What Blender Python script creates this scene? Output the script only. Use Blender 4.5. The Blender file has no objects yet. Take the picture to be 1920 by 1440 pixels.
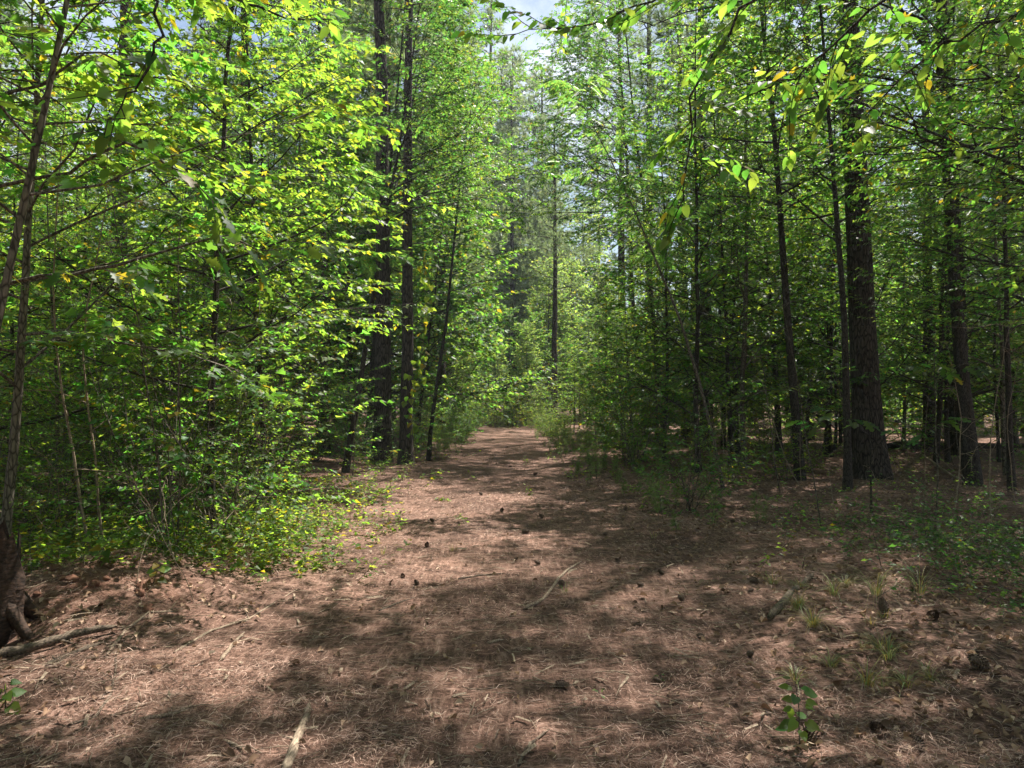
import bpy, math, random
import numpy as np
from math import radians, sin, cos, pi

# ---------------------------------------------------------------- camera, sky, sun, exposure
S = bpy.context.scene
COL = S.collection
CAM_H = 1.6
FPX = 1397.0                                   # focal length in 1920-wide photograph pixels
HOR = 750.0                                    # horizon row of the photograph
cd = bpy.data.cameras.new('camera')
cam = bpy.data.objects.new('camera', cd); COL.objects.link(cam)
cd.sensor_width = 36.0; cd.lens = 36.0 * FPX / 1920.0
cd.clip_start = 0.05; cd.clip_end = 2000
cam.location = (0, 0, CAM_H)
cam.rotation_euler = (radians(90) + math.atan((HOR - 720) / FPX), 0, 0)
S.camera = cam

SUN_EL, SUN_AZ = radians(60), radians(33)      # azimuth from +Y towards +X
W = bpy.data.worlds.new('World'); S.world = W; W.use_nodes = True
nt = W.node_tree; nt.nodes.clear()
wo = nt.nodes.new('ShaderNodeOutputWorld'); bg = nt.nodes.new('ShaderNodeBackground')
sky = nt.nodes.new('ShaderNodeTexSky'); sky.sky_type = 'NISHITA'; sky.sun_disc = False
sky.sun_elevation = SUN_EL; sky.sun_rotation = SUN_AZ
sky.air_density = 1.2; sky.dust_density = 1.6
bg.inputs['Strength'].default_value = 0.056
# a thin broken cloud veil over the whole sky
tc = nt.nodes.new('ShaderNodeTexCoord'); cn = nt.nodes.new('ShaderNodeTexNoise')
cn.inputs['Scale'].default_value = 3.2; cn.inputs['Detail'].default_value = 7; cn.inputs['Roughness'].default_value = 0.6
cr = nt.nodes.new('ShaderNodeValToRGB'); cr.color_ramp.elements[0].position = 0.50; cr.color_ramp.elements[1].position = 0.74
cm = nt.nodes.new('ShaderNodeMix'); cm.data_type = 'RGBA'; cm.inputs[7].default_value = (11.0, 11.1, 11.3, 1)
nt.links.new(tc.outputs['Generated'], cn.inputs['Vector']); nt.links.new(cn.outputs['Fac'], cr.inputs['Fac'])
nt.links.new(cr.outputs['Color'], cm.inputs[0]); nt.links.new(sky.outputs['Color'], cm.inputs[6])
nt.links.new(cm.outputs[2], bg.inputs['Color']); nt.links.new(bg.outputs['Background'], wo.inputs['Surface'])

sd = bpy.data.lights.new('sun', 'SUN'); sun = bpy.data.objects.new('sun', sd); COL.objects.link(sun)
sd.energy = 5.0; sd.angle = radians(0.55); sd.color = (1.0, 0.95, 0.86)
from mathutils import Vector
sdir = Vector((sin(SUN_AZ) * cos(SUN_EL), cos(SUN_AZ) * cos(SUN_EL), sin(SUN_EL)))
sun.rotation_euler = (-sdir).to_track_quat('-Z', 'Y').to_euler()
sun.location = sdir * 60

S.render.engine = 'CYCLES'
S.view_settings.view_transform = 'Standard'; S.view_settings.look = 'None'
S.view_settings.exposure = 1.48; S.view_settings.gamma = 1.0
cy = S.cycles
cy.use_denoising = True
cy.max_bounces = 5; cy.diffuse_bounces = 3; cy.glossy_bounces = 2; cy.transmission_bounces = 5; cy.transparent_max_bounces = 4
cy.sample_clamp_indirect = 6.0
cy.caustics_reflective = False; cy.caustics_refractive = False

# ---------------------------------------------------------------- helpers
RNG = np.random.default_rng(11)
random.seed(11)
UP = np.array([0., 0., 1.])

def ground_h(x, y):
    x = np.asarray(x, float); y = np.asarray(y, float)
    h = 0.05 * np.sin(x * .9 + 1.3) * np.sin(y * .7) + 0.03 * np.sin(x * 2.3 + y * 1.7) + 0.012 * np.sin(x * 5.1 - y * 4.3) + .01 * np.sin(x * 3.1 + y * 6.7)
    c = -0.35 + 0.25 * np.sin(y * .11)
    side = np.clip((np.abs(x - c) - 1.3) / 1.5, 0, 1)
    h = h * (0.35 + 0.65 * side) + 0.06 * side
    # small clay bank with a hollow on the left
    h = h + 0.22 * np.exp(-(((x + 3.1) / .75) ** 2 + ((y - 6.1) / .75) ** 2))
    h = h - 0.20 * np.exp(-(((x + 3.5) / .55) ** 2 + ((y - 4.75) / .4) ** 2))
    # gentle mound right foreground, far rise
    h = h + 0.05 * np.exp(-(((x - 2.4) / 1.2) ** 2 + ((y - 5.4) / 1.0) ** 2))
    h = h + 1.2 * np.clip((y - 55) / 60, 0, 1) ** 2
    return h

def gz(x, y): return float(ground_h(x, y))

def P(px, py):
    """photograph pixel on the ground -> real ground position"""
    d = FPX * CAM_H / (py - HOR)
    return ((px - 960) / FPX * d, d)

class Acc:
    def __init__(s): s.V = []; s.F = []; s.n = 0
    def add(s, v, f):
        s.V.append(v); s.F.append(f + s.n); s.n += len(v)
    def mesh(s, name, mat, smooth=False):
        me = bpy.data.meshes.new(name)
        if s.V:
            fill(me, np.concatenate(s.V), np.concatenate(s.F), smooth)
        me.materials.append(mat)
        return me

def fill(me, V, F, smooth=False):
    k = F.shape[1]
    me.vertices.add(len(V)); me.vertices.foreach_set('co', np.asarray(V, np.float32).ravel())
    me.loops.add(F.size); me.loops.foreach_set('vertex_index', F.astype(np.int32).ravel())
    me.polygons.add(len(F)); me.polygons.foreach_set('loop_start', np.arange(0, F.size, k, dtype=np.int32))
    if smooth: me.polygons.foreach_set('use_smooth', np.ones(len(F), bool))
    me.update(calc_edges=True)

def norm(v): 
    n = np.linalg.norm(v, axis=-1, keepdims=True); return v / np.maximum(n, 1e-9)

def tube(acc, pts, rad, sides=5, cap=False):
    pts = np.asarray(pts, float); n = len(pts)
    rad = np.broadcast_to(np.asarray(rad, float), (n,))
    t = np.gradient(pts, axis=0); t = norm(t)
    a = np.array([1., 0, 0]) if abs(t[0][0]) < .8 else np.array([0, 1., 0])
    u = norm(np.cross(t, a)); v = np.cross(t, u)
    ang = np.arange(sides) * 2 * pi / sides
    ring = u[:, None] * np.cos(ang)[None, :, None] + v[:, None] * np.sin(ang)[None, :, None]
    V = (pts[:, None] + ring * rad[:, None, None]).reshape(-1, 3)
    i = np.arange(n - 1)[:, None] * sides; j = np.arange(sides)[None]; j2 = (j + 1) % sides
    a_, b_, c_, d_ = (i + j).ravel(), (i + j2).ravel(), (i + sides + j2).ravel(), (i + sides + j).ravel()
    F = np.concatenate([np.stack([a_, b_, c_], 1), np.stack([a_, c_, d_], 1)])
    if cap:
        V = np.concatenate([V, pts[:1], pts[-1:]])
        q = np.arange(sides); m = n * sides
        F = np.concatenate([F, np.stack([(q + 1) % sides, q, np.full(sides, m)], 1),
                            np.stack([(n - 1) * sides + q, (n - 1) * sides + (q + 1) % sides, np.full(sides, m + 1)], 1)])
    acc.add(V, F)

# leaf outlines: base at the origin, growing along +Y, upper side +Z, length 1
def half_leaf(outline, fold=.12, droop=.10):
    """outline: points (x,y) of the right half from base to tip; returns a two-sided folded blade"""
    o = np.array(outline, float); n = len(o)
    mid = np.stack([np.zeros(n), o[:, 1], -droop * o[:, 1] ** 2], 1)
    R = np.stack([o[:, 0], o[:, 1], fold * o[:, 0] * 1.6 - droop * o[:, 1] ** 2], 1)
    L = R * np.array([-1, 1, 1])
    V = np.concatenate([mid, R, L]); F = []
    for k in range(n - 1):
        for off, flip in ((n, 0), (2 * n, 1)):
            q = [k, off + k, off + k + 1, k + 1]
            if flip: q = q[::-1]
            if o[k, 0] > 1e-6: F.append([q[0], q[1], q[2]])
            if o[k + 1, 0] > 1e-6 or o[k, 0] > 1e-6: F.append([q[0], q[2], q[3]])
    V, F = V, np.array(F)
    # drop degenerate triangles
    a = V[F[:, 1]] - V[F[:, 0]]; b = V[F[:, 2]] - V[F[:, 0]]
    F = F[np.linalg.norm(np.cross(a, b), axis=1) > 1e-7]
    return V, F
def diamond(w=.3, droop=.1):
    V = np.array([[0, 0, 0], [w, .45, .05], [0, 1, -droop], [-w, .45, .05]], float)
    return V, np.array([[0, 1, 2], [0, 2, 3]])
T_OVATE_FINE = half_leaf([(0, 0), (.2, .14), (.28, .36), (.2, .68), (0, 1)])
T_OVATE = half_leaf([(0, 0), (.29, .4), (0, 1)])
T_ELLIP = half_leaf([(0, 0), (.24, .48), (0, 1)])
T_HEART = half_leaf([(.02, .1), (.3, 0), (.42, .25), (.25, .65), (0, 1)])
T_HEART_FAR = half_leaf([(0, .06), (.4, .18), (0, 1)])
T_OAK = half_leaf([(.012, 0), (.03, .1), (.17, .2), (.09, .3), (.3, .43), (.12, .52), (.33, .7), (.13, .76), (.14, .93), (0, 1)], .1, .14)
T_DIA = diamond()
def star_leaf():
    V = [[0, .38, .03]]; pts = []
    for k, (ang, r) in enumerate([(-115, .5), (-55, .62), (0, .68), (55, .62), (115, .5)]):
        for da, rr in ((-26, .26), (0, r)):
            a = radians(ang + da); pts.append([rr * sin(a), .38 + rr * cos(a), -.05 * rr])
    a = radians(141); pts.append([.26 * sin(a), .38 + .26 * cos(a), 0])
    V += pts; n = len(pts)
    return np.array(V), np.array([[0, (k + 1) % n + 1, k + 1] for k in range(n)])
T_STAR = star_leaf()
T_STAR3 = (np.array([[0, 0, 0], [.42, .3, -.03], [.16, .5, .02], [0, 1, -.06], [-.16, .5, .02], [-.42, .3, -.03]], float), np.array([[0, 1, 2], [0, 2, 4], [2, 3, 4], [0, 4, 5]]))
def pinnate(pairs=10, arch=.22):
    V, F = [], []
    t = np.linspace(0, 1, 4)
    for a, b in zip(t[:-1], t[1:]):
        m = len(V)
        V += [[-.006, a, -arch * a * a], [.006, a, -arch * a * a], [.004, b, -arch * b * b], [-.004, b, -arch * b * b]]
        F += [[m, m + 1, m + 2], [m, m + 2, m + 3]]
    for k in range(pairs):
        y = .16 + .8 * k / pairs; z = -arch * y * y; ln = .25 * (1 - .35 * abs(k / pairs - .4))
        for s in (-1, 1):
            m = len(V); dx, dy = s * ln * .86, ln * .5
            V += [[0, y, z], [dx * .45 + dy * .12 * s, y + dy * .45 - .05, z - .01], [dx, y + dy, z - .09], [dx * .45 - dy * .12 * s, y + dy * .45 + .045, z - .01]]
            F += [[m, m + 1, m + 2], [m, m + 2, m + 3]] if s > 0 else [[m, m + 2, m + 1], [m, m + 3, m + 2]]
    return np.array(V, float), np.array(F)
T_PINN = pinnate()
def tuft(n, w, seed, lo=.25, hi=1.1):
    r = np.random.default_rng(seed); V, F = [], []
    for k in range(n):
        th = r.uniform(lo, hi); ph = r.uniform(0, 2 * pi); L = r.uniform(.75, 1.05)
        d = np.array([sin(th) * cos(ph), cos(th), sin(th) * sin(ph)]); s = norm(np.cross(d, r.normal(size=3)))
        m = len(V); b = d * .02; V += [b - s * w, b + s * w, d * L + np.array([0, 0, -.12 * L])]; F.append([m, m + 1, m + 2])
    return np.array(V), np.array(F)
T_TUFT = tuft(13, .028, 3)
T_TUFT_FAR = tuft(15, .04, 4)
T_TUFT_NEAR = tuft(22, .017, 5)

class Leaves:
    def __init__(s): s.p = []; s.d = []; s.u = []; s.s = []
    def add(s, p, d, u, sz): s.p.append(p); s.d.append(d); s.u.append(u); s.s.append(sz)
    def arrays(s):
        return np.concatenate(s.p), np.concatenate(s.d), np.concatenate(s.u), np.concatenate(s.s)
    def mesh(s, name, mat, tmpl, rng, keep=1.0):
        p, d, u, sz = s.arrays()
        return blades(name, mat, tmpl, p, d, u, sz)
def blades(name, mat, tmpl, p, d, u, sz):
    TV, TF = tmpl
    d = norm(d); x = norm(np.cross(d, u)); z = np.cross(x, d)
    M = np.stack([x, d, z], 1)                                # rows
    V = np.einsum('kc,ncj->nkj', TV, M) * sz[:, None, None] + p[:, None]
    F = TF[None] + (np.arange(len(p)) * len(TV))[:, None, None]
    me = bpy.data.meshes.new(name); fill(me, V.reshape(-1, 3), F.reshape(-1, 3)); me.materials.append(mat)
    return me

def wander(rng, p, d, L, n, w=.12, lift=0.0):
    pts = [np.array(p, float)]; d = norm(np.array(d, float)); st = L / n
    for k in range(n):
        d = norm(d + rng.normal(size=3) * w + UP * lift)
        pts.append(pts[-1] + d * st)
    return np.array(pts)

def along(pts, t):
    t = np.clip(t, 0, 1) * (len(pts) - 1); i = np.minimum(t.astype(int), len(pts) - 2); f = (t - i)[:, None]
    p = pts[i] * (1 - f) + pts[i + 1] * f
    return p, norm(pts[i + 1] - pts[i])

def put_leaves(rng, LV, pts, n, size, t0=.15, tilt=.35, droop=.3, spread=.85):
    """alternate leaves along a twig, plus one at the tip"""
    if n < 1: return
    t = np.linspace(t0, 1, n) + rng.normal(size=n) * .02
    p, d = along(pts, t)
    h = d.copy(); h[:, 2] *= .4; h = norm(h)
    side = np.stack([-h[:, 1], h[:, 0], np.zeros(n)], 1)
    sg = np.where(np.arange(n) % 2, 1, -1)[:, None] * rng.uniform(.5, 1.25, (n, 1)) * spread
    sg[-1] *= .1
    ld = h + side * sg + rng.normal(size=(n, 3)) * .2; ld = norm(ld); ld[:, 2] -= droop * rng.uniform(.2, 1.6, n)
    u = UP + rng.normal(size=(n, 3)) * tilt
    LV.add(p, norm(ld), norm(u), size * rng.uniform(.45, 1.28, n))

def grow(rng, A, LV, p, d, L, r, depth, q):
    """a limb with side twigs; q: dict of growth settings"""
    n = (5, 3, 1)[depth]
    pts = wander(rng, p, d, L, n, q.get('w', .13), q.get('lift', .02) if depth == 0 else q.get('tlift', -.03))
    tube(A, pts, np.linspace(r, max(r * .25, .0016), n + 1), 5 if depth == 0 else 3)
    if depth < q['depth']:
        k = max(2, int(q['kids'][depth] * rng.uniform(.75, 1.25)))
        ts = np.linspace(q.get('t0', .22), .98, k) + rng.normal(size=k) * .03
        bp, bd = along(pts, ts); sg = 1
        for a in range(k):
            h = bd[a].copy(); s = norm(np.array([-h[1], h[0], 0.0])); sg = -sg
            dd = h * .75 + s * sg * rng.uniform(.5, 1.1) + rng.normal(size=3) * .22
            dd[2] = dd[2] * .6 + rng.normal() * q.get('zj', .15)
            grow(rng, A, LV, bp[a], dd, L * q['ratio'][depth] * rng.uniform(.55, 1.15) * (1.15 - .55 * ts[a]), max(r * .42, .002), depth + 1, q)
    if depth >= q['leafdepth']:
        m = int(q['lpm'] * L * rng.uniform(.8, 1.2)) + 1
        put_leaves(rng, LV, pts, m, q['leaf'], q.get('lt0', .12) if depth == q['depth'] else .5, q.get('tilt', .35), q.get('droop', .3))

def trunk_path(rng, H, lean=(0, 0), n=12, w=.02, curve=0.0):
    t = np.linspace(0, 1, n + 1)
    x = lean[0] * t + curve * np.sin(t * pi) + np.cumsum(rng.normal(size=n + 1)) * w * H / n
    y = lean[1] * t + np.cumsum(rng.normal(size=n + 1)) * w * H / n
    x -= x[0]; y -= y[0]
    return np.stack([x, y, t * H], 1)

def trunk_tube(A, path, r0, r1, sides=10, flare=.35, rough=0.0, rng=None, rings=None):
    n = rings or len(path)
    t = np.linspace(0, 1, n); pts, _ = along(path, t)
    H = path[-1][2]
    rad = r0 + (r1 - r0) * t ** .9
    rad = rad * (1 + flare * np.exp(-pts[:, 2] / (.9 * r0 * 2 + .05)))
    pts = pts.copy(); pts[0][2] -= .12
    m = A.n; tube(A, pts, rad, sides)
    if rough and rng is not None:
        V = A.V[-1].reshape(n, sides, 3)
        ang = np.arange(sides) * 2 * pi / sides
        z = pts[:, 2][:, None]
        # long bark plates split by furrows
        ph = rng.uniform(0, 9)
        f = 0
        for k, fz, amp in ((9, 2.1, 1.0), (14, 3.7, .8), (23, 6.1, .5)):
            f = f + amp * np.abs(np.sin(k * ang[None] * .5 + ph * k + 1.1 * np.sin(z * fz + ang[None] * 3 + ph) + .6 * np.sin(z * fz * 2.3)))
        f = f / 2.3
        hor = .35 * (np.sin(z * 17 + 4 * np.sin(ang[None] * 5 + z * 2)) > .8)
        disp = rough * (f - .5 - hor)
        c = pts[:, None]; dirv = V - c
        A.V[-1] = (c + dirv * (1 + disp[..., None])).reshape(-1, 3)

# ---------------------------------------------------------------- materials
def new_mat(name):
    m = bpy.data.materials.new(name); m.use_nodes = True; m.node_tree.nodes.clear()
    return m, m.node_tree.nodes, m.node_tree.links

def leaf_mat(name, refl, trans, hue=.042, val=.55, fac=.55, rough=.5, spec=.32, yellow=0.03):
    m, N, L = new_mat(name)
    out = N.new('ShaderNodeOutputMaterial'); geo = N.new('ShaderNodeNewGeometry'); oi = N.new('ShaderNodeObjectInfo')
    pr = N.new('ShaderNodeBsdfPrincipled'); tr = N.new('ShaderNodeBsdfTranslucent'); mix = N.new('ShaderNodeMixShader')
    pr.inputs['Roughness'].default_value = rough; pr.inputs['Specular IOR Level'].default_value = spec
    mix.inputs[0].default_value = fac
    wn = N.new('ShaderNodeTexWhiteNoise'); wn.noise_dimensions = '2D'
    cx = N.new('ShaderNodeCombineXYZ'); L.new(geo.outputs['Random Per Island'], cx.inputs[0]); L.new(oi.outputs['Random'], cx.inputs[1])
    L.new(cx.outputs[0], wn.inputs['Vector'])
    sep = N.new('ShaderNodeSeparateColor'); L.new(wn.outputs['Color'], sep.inputs[0])
    def hsv(col):
        h = N.new('ShaderNodeHueSaturation'); h.inputs['Color'].default_value = (*col, 1)
        a = N.new('ShaderNodeMapRange'); a.inputs['To Min'].default_value = .5 - hue; a.inputs['To Max'].default_value = .5 + hue
        b = N.new('ShaderNodeMapRange'); b.inputs['To Min'].default_value = 1 - val; b.inputs['To Max'].default_value = 1 + val
        L.new(sep.outputs[0], a.inputs['Value']); L.new(sep.outputs[1], b.inputs['Value'])
        L.new(a.outputs[0], h.inputs['Hue']); L.new(b.outputs[0], h.inputs['Value'])
        # a few yellowing leaves
        y = N.new('ShaderNodeMix'); y.data_type = 'RGBA'; y.inputs[7].default_value = (col[1] * 1.25, col[1] * .95, col[2] * .6, 1)
        g = N.new('ShaderNodeMath'); g.operation = 'GREATER_THAN'; g.inputs[1].default_value = 1 - yellow
        L.new(sep.outputs[2], g.inputs[0]); L.new(g.outputs[0], y.inputs[0]); L.new(h.outputs[0], y.inputs[6])
        return y.outputs[2]
    L.new(hsv(refl), pr.inputs['Base Color']); L.new(hsv(trans), tr.inputs['Color'])
    L.new(pr.outputs[0], mix.inputs[1]); L.new(tr.outputs[0], mix.inputs[2]); L.new(mix.outputs[0], out.inputs[0])
    return m

def bark_mat(name, dark, light, scale=6.0, stretch=.22, bump=.6, moss=0.0):
    m, N, L = new_mat(name)
    out = N.new('ShaderNodeOutputMaterial'); pr = N.new('ShaderNodeBsdfPrincipled'); pr.inputs['Roughness'].default_value = .9
    pr.inputs['Specular IOR Level'].default_value = .2
    tc = N.new('ShaderNodeTexCoord'); mp = N.new('ShaderNodeMapping'); mp.inputs['Scale'].default_value = (scale, scale, scale * stretch)
    L.new(tc.outputs['Object'], mp.inputs['Vector'])
    vo = N.new('ShaderNodeTexVoronoi'); vo.feature = 'DISTANCE_TO_EDGE'; vo.inputs['Scale'].default_value = 2.4
    no = N.new('ShaderNodeTexNoise'); no.inputs['Scale'].default_value = 3.0; no.inputs['Detail'].default_value = 8; no.inputs['Roughness'].default_value = .7
    wv = N.new('ShaderNodeMix'); wv.data_type = 'VECTOR'; wv.inputs[0].default_value = .12
    L.new(mp.outputs[0], no.inputs['Vector']); L.new(mp.outputs[0], wv.inputs[4]); L.new(no.outputs['Color'], wv.inputs[5]); L.new(wv.outputs[1], vo.inputs['Vector'])
    rp = N.new('ShaderNodeValToRGB'); rp.color_ramp.elements[0].position = .0; rp.color_ramp.elements[0].color = (*[c * .45 for c in dark], 1)
    rp.color_ramp.elements[1].position = .16; rp.color_ramp.elements[1].color = (1, 1, 1, 1)
    L.new(vo.outputs['Distance'], rp.inputs['Fac'])
    cr = N.new('ShaderNodeValToRGB'); cr.color_ramp.elements[0].position = .3; cr.color_ramp.elements[0].color = (*dark, 1)
    cr.color_ramp.elements[1].position = .72; cr.color_ramp.elements[1].color = (*light, 1)
    L.new(no.outputs['Fac'], cr.inputs['Fac'])
    mu = N.new('ShaderNodeMix'); mu.data_type = 'RGBA'; mu.blend_type = 'MULTIPLY'; mu.inputs[0].default_value = .8
    L.new(cr.outputs[0], mu.inputs[6]); L.new(rp.outputs[0], mu.inputs[7])
    L.new(mu.outputs[2], pr.inputs['Base Color'])
    ad = N.new('ShaderNodeMath'); ad.operation = 'MULTIPLY_ADD'; ad.inputs[1].default_value = .4
    L.new(no.outputs['Fac'], ad.inputs[0]); L.new(rp.outputs[0], ad.inputs[2])
    bp = N.new('ShaderNodeBump'); bp.inputs['Strength'].default_value = bump; bp.inputs['Distance'].default_value = .03
    L.new(ad.outputs[0], bp.inputs['Height']); L.new(bp.outputs[0], pr.inputs['Normal']); L.new(pr.outputs[0], out.inputs[0])
    return m

def island_mat(name, cols, rough=.85, spec=.2, trans=None):
    """random colour for every loose piece"""
    m, N, L = new_mat(name)
    out = N.new('ShaderNodeOutputMaterial'); pr = N.new('ShaderNodeBsdfPrincipled'); pr.inputs['Roughness'].default_value = rough
    pr.inputs['Specular IOR Level'].default_value = spec
    geo = N.new('ShaderNodeNewGeometry'); cr = N.new('ShaderNodeValToRGB'); e = cr.color_ramp.elements
    while len(e) < len(cols): e.new(.5)
    for k, c in enumerate(cols):
        e[k].position = k / (len(cols) - 1); e[k].color = (*c, 1)
    L.new(geo.outputs['Random Per Island'], cr.inputs['Fac'])
    no = N.new('ShaderNodeTexNoise'); no.inputs['Scale'].default_value = 30; no.inputs['Detail'].default_value = 3
    tc = N.new('ShaderNodeTexCoord'); L.new(tc.outputs['Object'], no.inputs['Vector'])
    mr = N.new('ShaderNodeMapRange'); mr.inputs['To Min'].default_value = .7; mr.inputs['To Max'].default_value = 1.3; L.new(no.outputs['Fac'], mr.inputs['Value'])
    h = N.new('ShaderNodeHueSaturation'); L.new(cr.outputs[0], h.inputs['Color']); L.new(mr.outputs[0], h.inputs['Value'])
    L.new(h.outputs[0], pr.inputs['Base Color'])
    if trans:
        tr = N.new('ShaderNodeBsdfTranslucent'); mx = N.new('ShaderNodeMixShader'); mx.inputs[0].default_value = trans
        L.new(h.outputs[0], tr.inputs['Color']); L.new(pr.outputs[0], mx.inputs[1]); L.new(tr.outputs[0], mx.inputs[2]); L.new(mx.outputs[0], out.inputs[0])
    else: L.new(pr.outputs[0], out.inputs[0])
    return m

def floor_mat():
    m, N, L = new_mat('forest_floor')
    out = N.new('ShaderNodeOutputMaterial'); pr = N.new('ShaderNodeBsdfPrincipled'); pr.inputs['Roughness'].default_value = .95
    pr.inputs['Specular IOR Level'].default_value = .15
    tc = N.new('ShaderNodeTexCoord')
    def noise(s, d=6, r=.6, st=(1, 1, 1), rot=0):
        mp = N.new('ShaderNodeMapping'); mp.inputs['Scale'].default_value = st; mp.inputs['Rotation'].default_value = (0, 0, rot)
        n = N.new('ShaderNodeTexNoise'); n.inputs['Scale'].default_value = s; n.inputs['Detail'].default_value = d; n.inputs['Roughness'].default_value = r
        L.new(tc.outputs['Object'], mp.inputs[0]); L.new(mp.outputs[0], n.inputs['Vector']); return n.outputs['Fac']
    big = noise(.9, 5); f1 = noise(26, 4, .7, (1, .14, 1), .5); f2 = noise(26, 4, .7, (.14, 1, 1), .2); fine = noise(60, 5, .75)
    mx = N.new('ShaderNodeMath'); mx.operation = 'MAXIMUM'; L.new(f1, mx.inputs[0]); L.new(f2, mx.inputs[1])
    av = N.new('ShaderNodeMath'); av.operation = 'MULTIPLY_ADD'; av.inputs[1].default_value = .5; L.new(fine, av.inputs[0]); L.new(mx.outputs[0], av.inputs[2])
    cr = N.new('ShaderNodeValToRGB'); e = cr.color_ramp.elements
    e[0].position = .55; e[0].color = (.035, .022, .017, 1); e[1].position = 1.0; e[1].color = (.40, .26, .205, 1)
    a = e.new(.70); a.color = (.09, .049, .035, 1); b = e.new(.83); b.color = (.225, .13, .098, 1)
    L.new(av.outputs[0], cr.inputs['Fac'])
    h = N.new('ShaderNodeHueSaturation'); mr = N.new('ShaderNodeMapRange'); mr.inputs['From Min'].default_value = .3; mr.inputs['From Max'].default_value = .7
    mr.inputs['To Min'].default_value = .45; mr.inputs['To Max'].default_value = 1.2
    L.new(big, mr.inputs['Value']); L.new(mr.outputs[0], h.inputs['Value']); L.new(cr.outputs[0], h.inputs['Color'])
    at = N.new('ShaderNodeAttribute'); at.attribute_name = 'clay'
    cl = N.new('ShaderNodeMix'); cl.data_type = 'RGBA'; L.new(at.outputs['Fac'], cl.inputs[0]); L.new(h.outputs[0], cl.inputs[6])
    cc = N.new('ShaderNodeValToRGB'); cc.color_ramp.elements[0].color = (.07, .028, .017, 1); cc.color_ramp.elements[1].color = (.26, .12, .075, 1)
    cc.color_ramp.elements[0].position = .35; cc.color_ramp.elements[1].position = .75
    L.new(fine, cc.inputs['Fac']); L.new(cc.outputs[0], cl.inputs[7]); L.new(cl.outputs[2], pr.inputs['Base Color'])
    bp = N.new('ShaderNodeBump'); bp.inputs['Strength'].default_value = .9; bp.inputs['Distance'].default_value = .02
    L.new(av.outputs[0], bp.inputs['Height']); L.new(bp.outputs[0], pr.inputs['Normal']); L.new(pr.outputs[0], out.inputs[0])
    return m

M_ELM = leaf_mat('leaf_elm', (.055, .115, .024), (.35, .545, .045))
M_GUM = leaf_mat('leaf_sweetgum', (.047, .108, .026), (.26, .49, .05), yellow=.05)
M_OAKL = leaf_mat('leaf_oak', (.045, .105, .03), (.27, .48, .05), yellow=.02, rough=.46)
M_DARK = leaf_mat('leaf_dark', (.040, .090, .028), (.18, .36, .045), yellow=.02, rough=.44)
M_SUMAC = leaf_mat('leaf_sumac', (.045, .115, .030), (.25, .46, .07), yellow=.01, rough=.38)
M_VINE = leaf_mat('leaf_vine', (.060, .118, .024), (.38, .55, .045), yellow=.1)
M_FAR = leaf_mat('leaf_far', (.075, .135, .04), (.42, .60, .09), val=.5)
M_PINE = leaf_mat('pine_needles', (.095, .14, .075), (.34, .46, .17), hue=.02, fac=.45, rough=.45, yellow=.03)
M_GRASS = leaf_mat('grass_blade', (.17, .20, .08), (.36, .42, .14), hue=.05, fac=.35, yellow=.35)
M_PBARK = bark_mat('pine_bark', (.036, .027, .022), (.135, .105, .088), 9, .25)
M_DBARK = bark_mat('dark_bark', (.035, .028, .023), (.11, .09, .075), 26, .2)
M_GBARK = bark_mat('grey_bark', (.08, .065, .052), (.25, .21, .17), 14, .35, .3)
M_STICK = bark_mat('dead_stick', (.17, .12, .085), (.46, .36, .26), 22, .3, .3)
M_LOG = bark_mat('old_log', (.09, .065, .05), (.34, .26, .19), 14, .3, .5)
def wood_mat(name, dark, light, scale=18, bump=.5):
    m, N, L = new_mat(name)
    out = N.new('ShaderNodeOutputMaterial'); pr = N.new('ShaderNodeBsdfPrincipled'); pr.inputs['Roughness'].default_value = .9; pr.inputs['Specular IOR Level'].default_value = .2
    tc = N.new('ShaderNodeTexCoord'); a = N.new('ShaderNodeTexNoise'); a.inputs['Scale'].default_value = scale; a.inputs['Detail'].default_value = 8; a.inputs['Roughness'].default_value = .7
    mp = N.new('ShaderNodeMapping'); mp.inputs['Rotation'].default_value = (.3, .2, .6); mp.inputs['Scale'].default_value = (3.2, .5, 3.2)
    b = N.new('ShaderNodeTexNoise'); b.inputs['Scale'].default_value = scale * 1.6; b.inputs['Detail'].default_value = 5
    L.new(tc.outputs['Object'], a.inputs['Vector']); L.new(tc.outputs['Object'], mp.inputs[0]); L.new(mp.outputs[0], b.inputs['Vector'])
    mu = N.new('ShaderNodeMath'); mu.operation = 'MULTIPLY'; L.new(a.outputs['Fac'], mu.inputs[0]); L.new(b.outputs['Fac'], mu.inputs[1])
    cr = N.new('ShaderNodeValToRGB'); cr.color_ramp.elements[0].position = .14; cr.color_ramp.elements[0].color = (*dark, 1); cr.color_ramp.elements[1].position = .42; cr.color_ramp.elements[1].color = (*light, 1)
    L.new(mu.outputs[0], cr.inputs['Fac']); L.new(cr.outputs[0], pr.inputs['Base Color'])
    bp = N.new('ShaderNodeBump'); bp.inputs['Strength'].default_value = bump; bp.inputs['Distance'].default_value = .012; L.new(mu.outputs[0], bp.inputs['Height']); L.new(bp.outputs[0], pr.inputs['Normal']); L.new(pr.outputs[0], out.inputs[0])
    return m
M_STICK = wood_mat('dead_stick', (.12, .085, .06), (.44, .34, .25), 26, .4)
M_LOG = wood_mat('old_log', (.035, .027, .021), (.22, .165, .12), 20, .9)
M_NEEDLE = island_mat('pine_straw', [(.026, .014, .010), (.055, .030, .021), (.11, .06, .043), (.30, .178, .135), (.54, .385, .31), (.10, .055, .039)])
M_DEADLEAF = island_mat('dead_leaf', [(.11, .06, .035), (.22, .13, .08), (.34, .22, .14), (.45, .32, .23), (.27, .15, .08)], .75, .3, .15)
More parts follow.
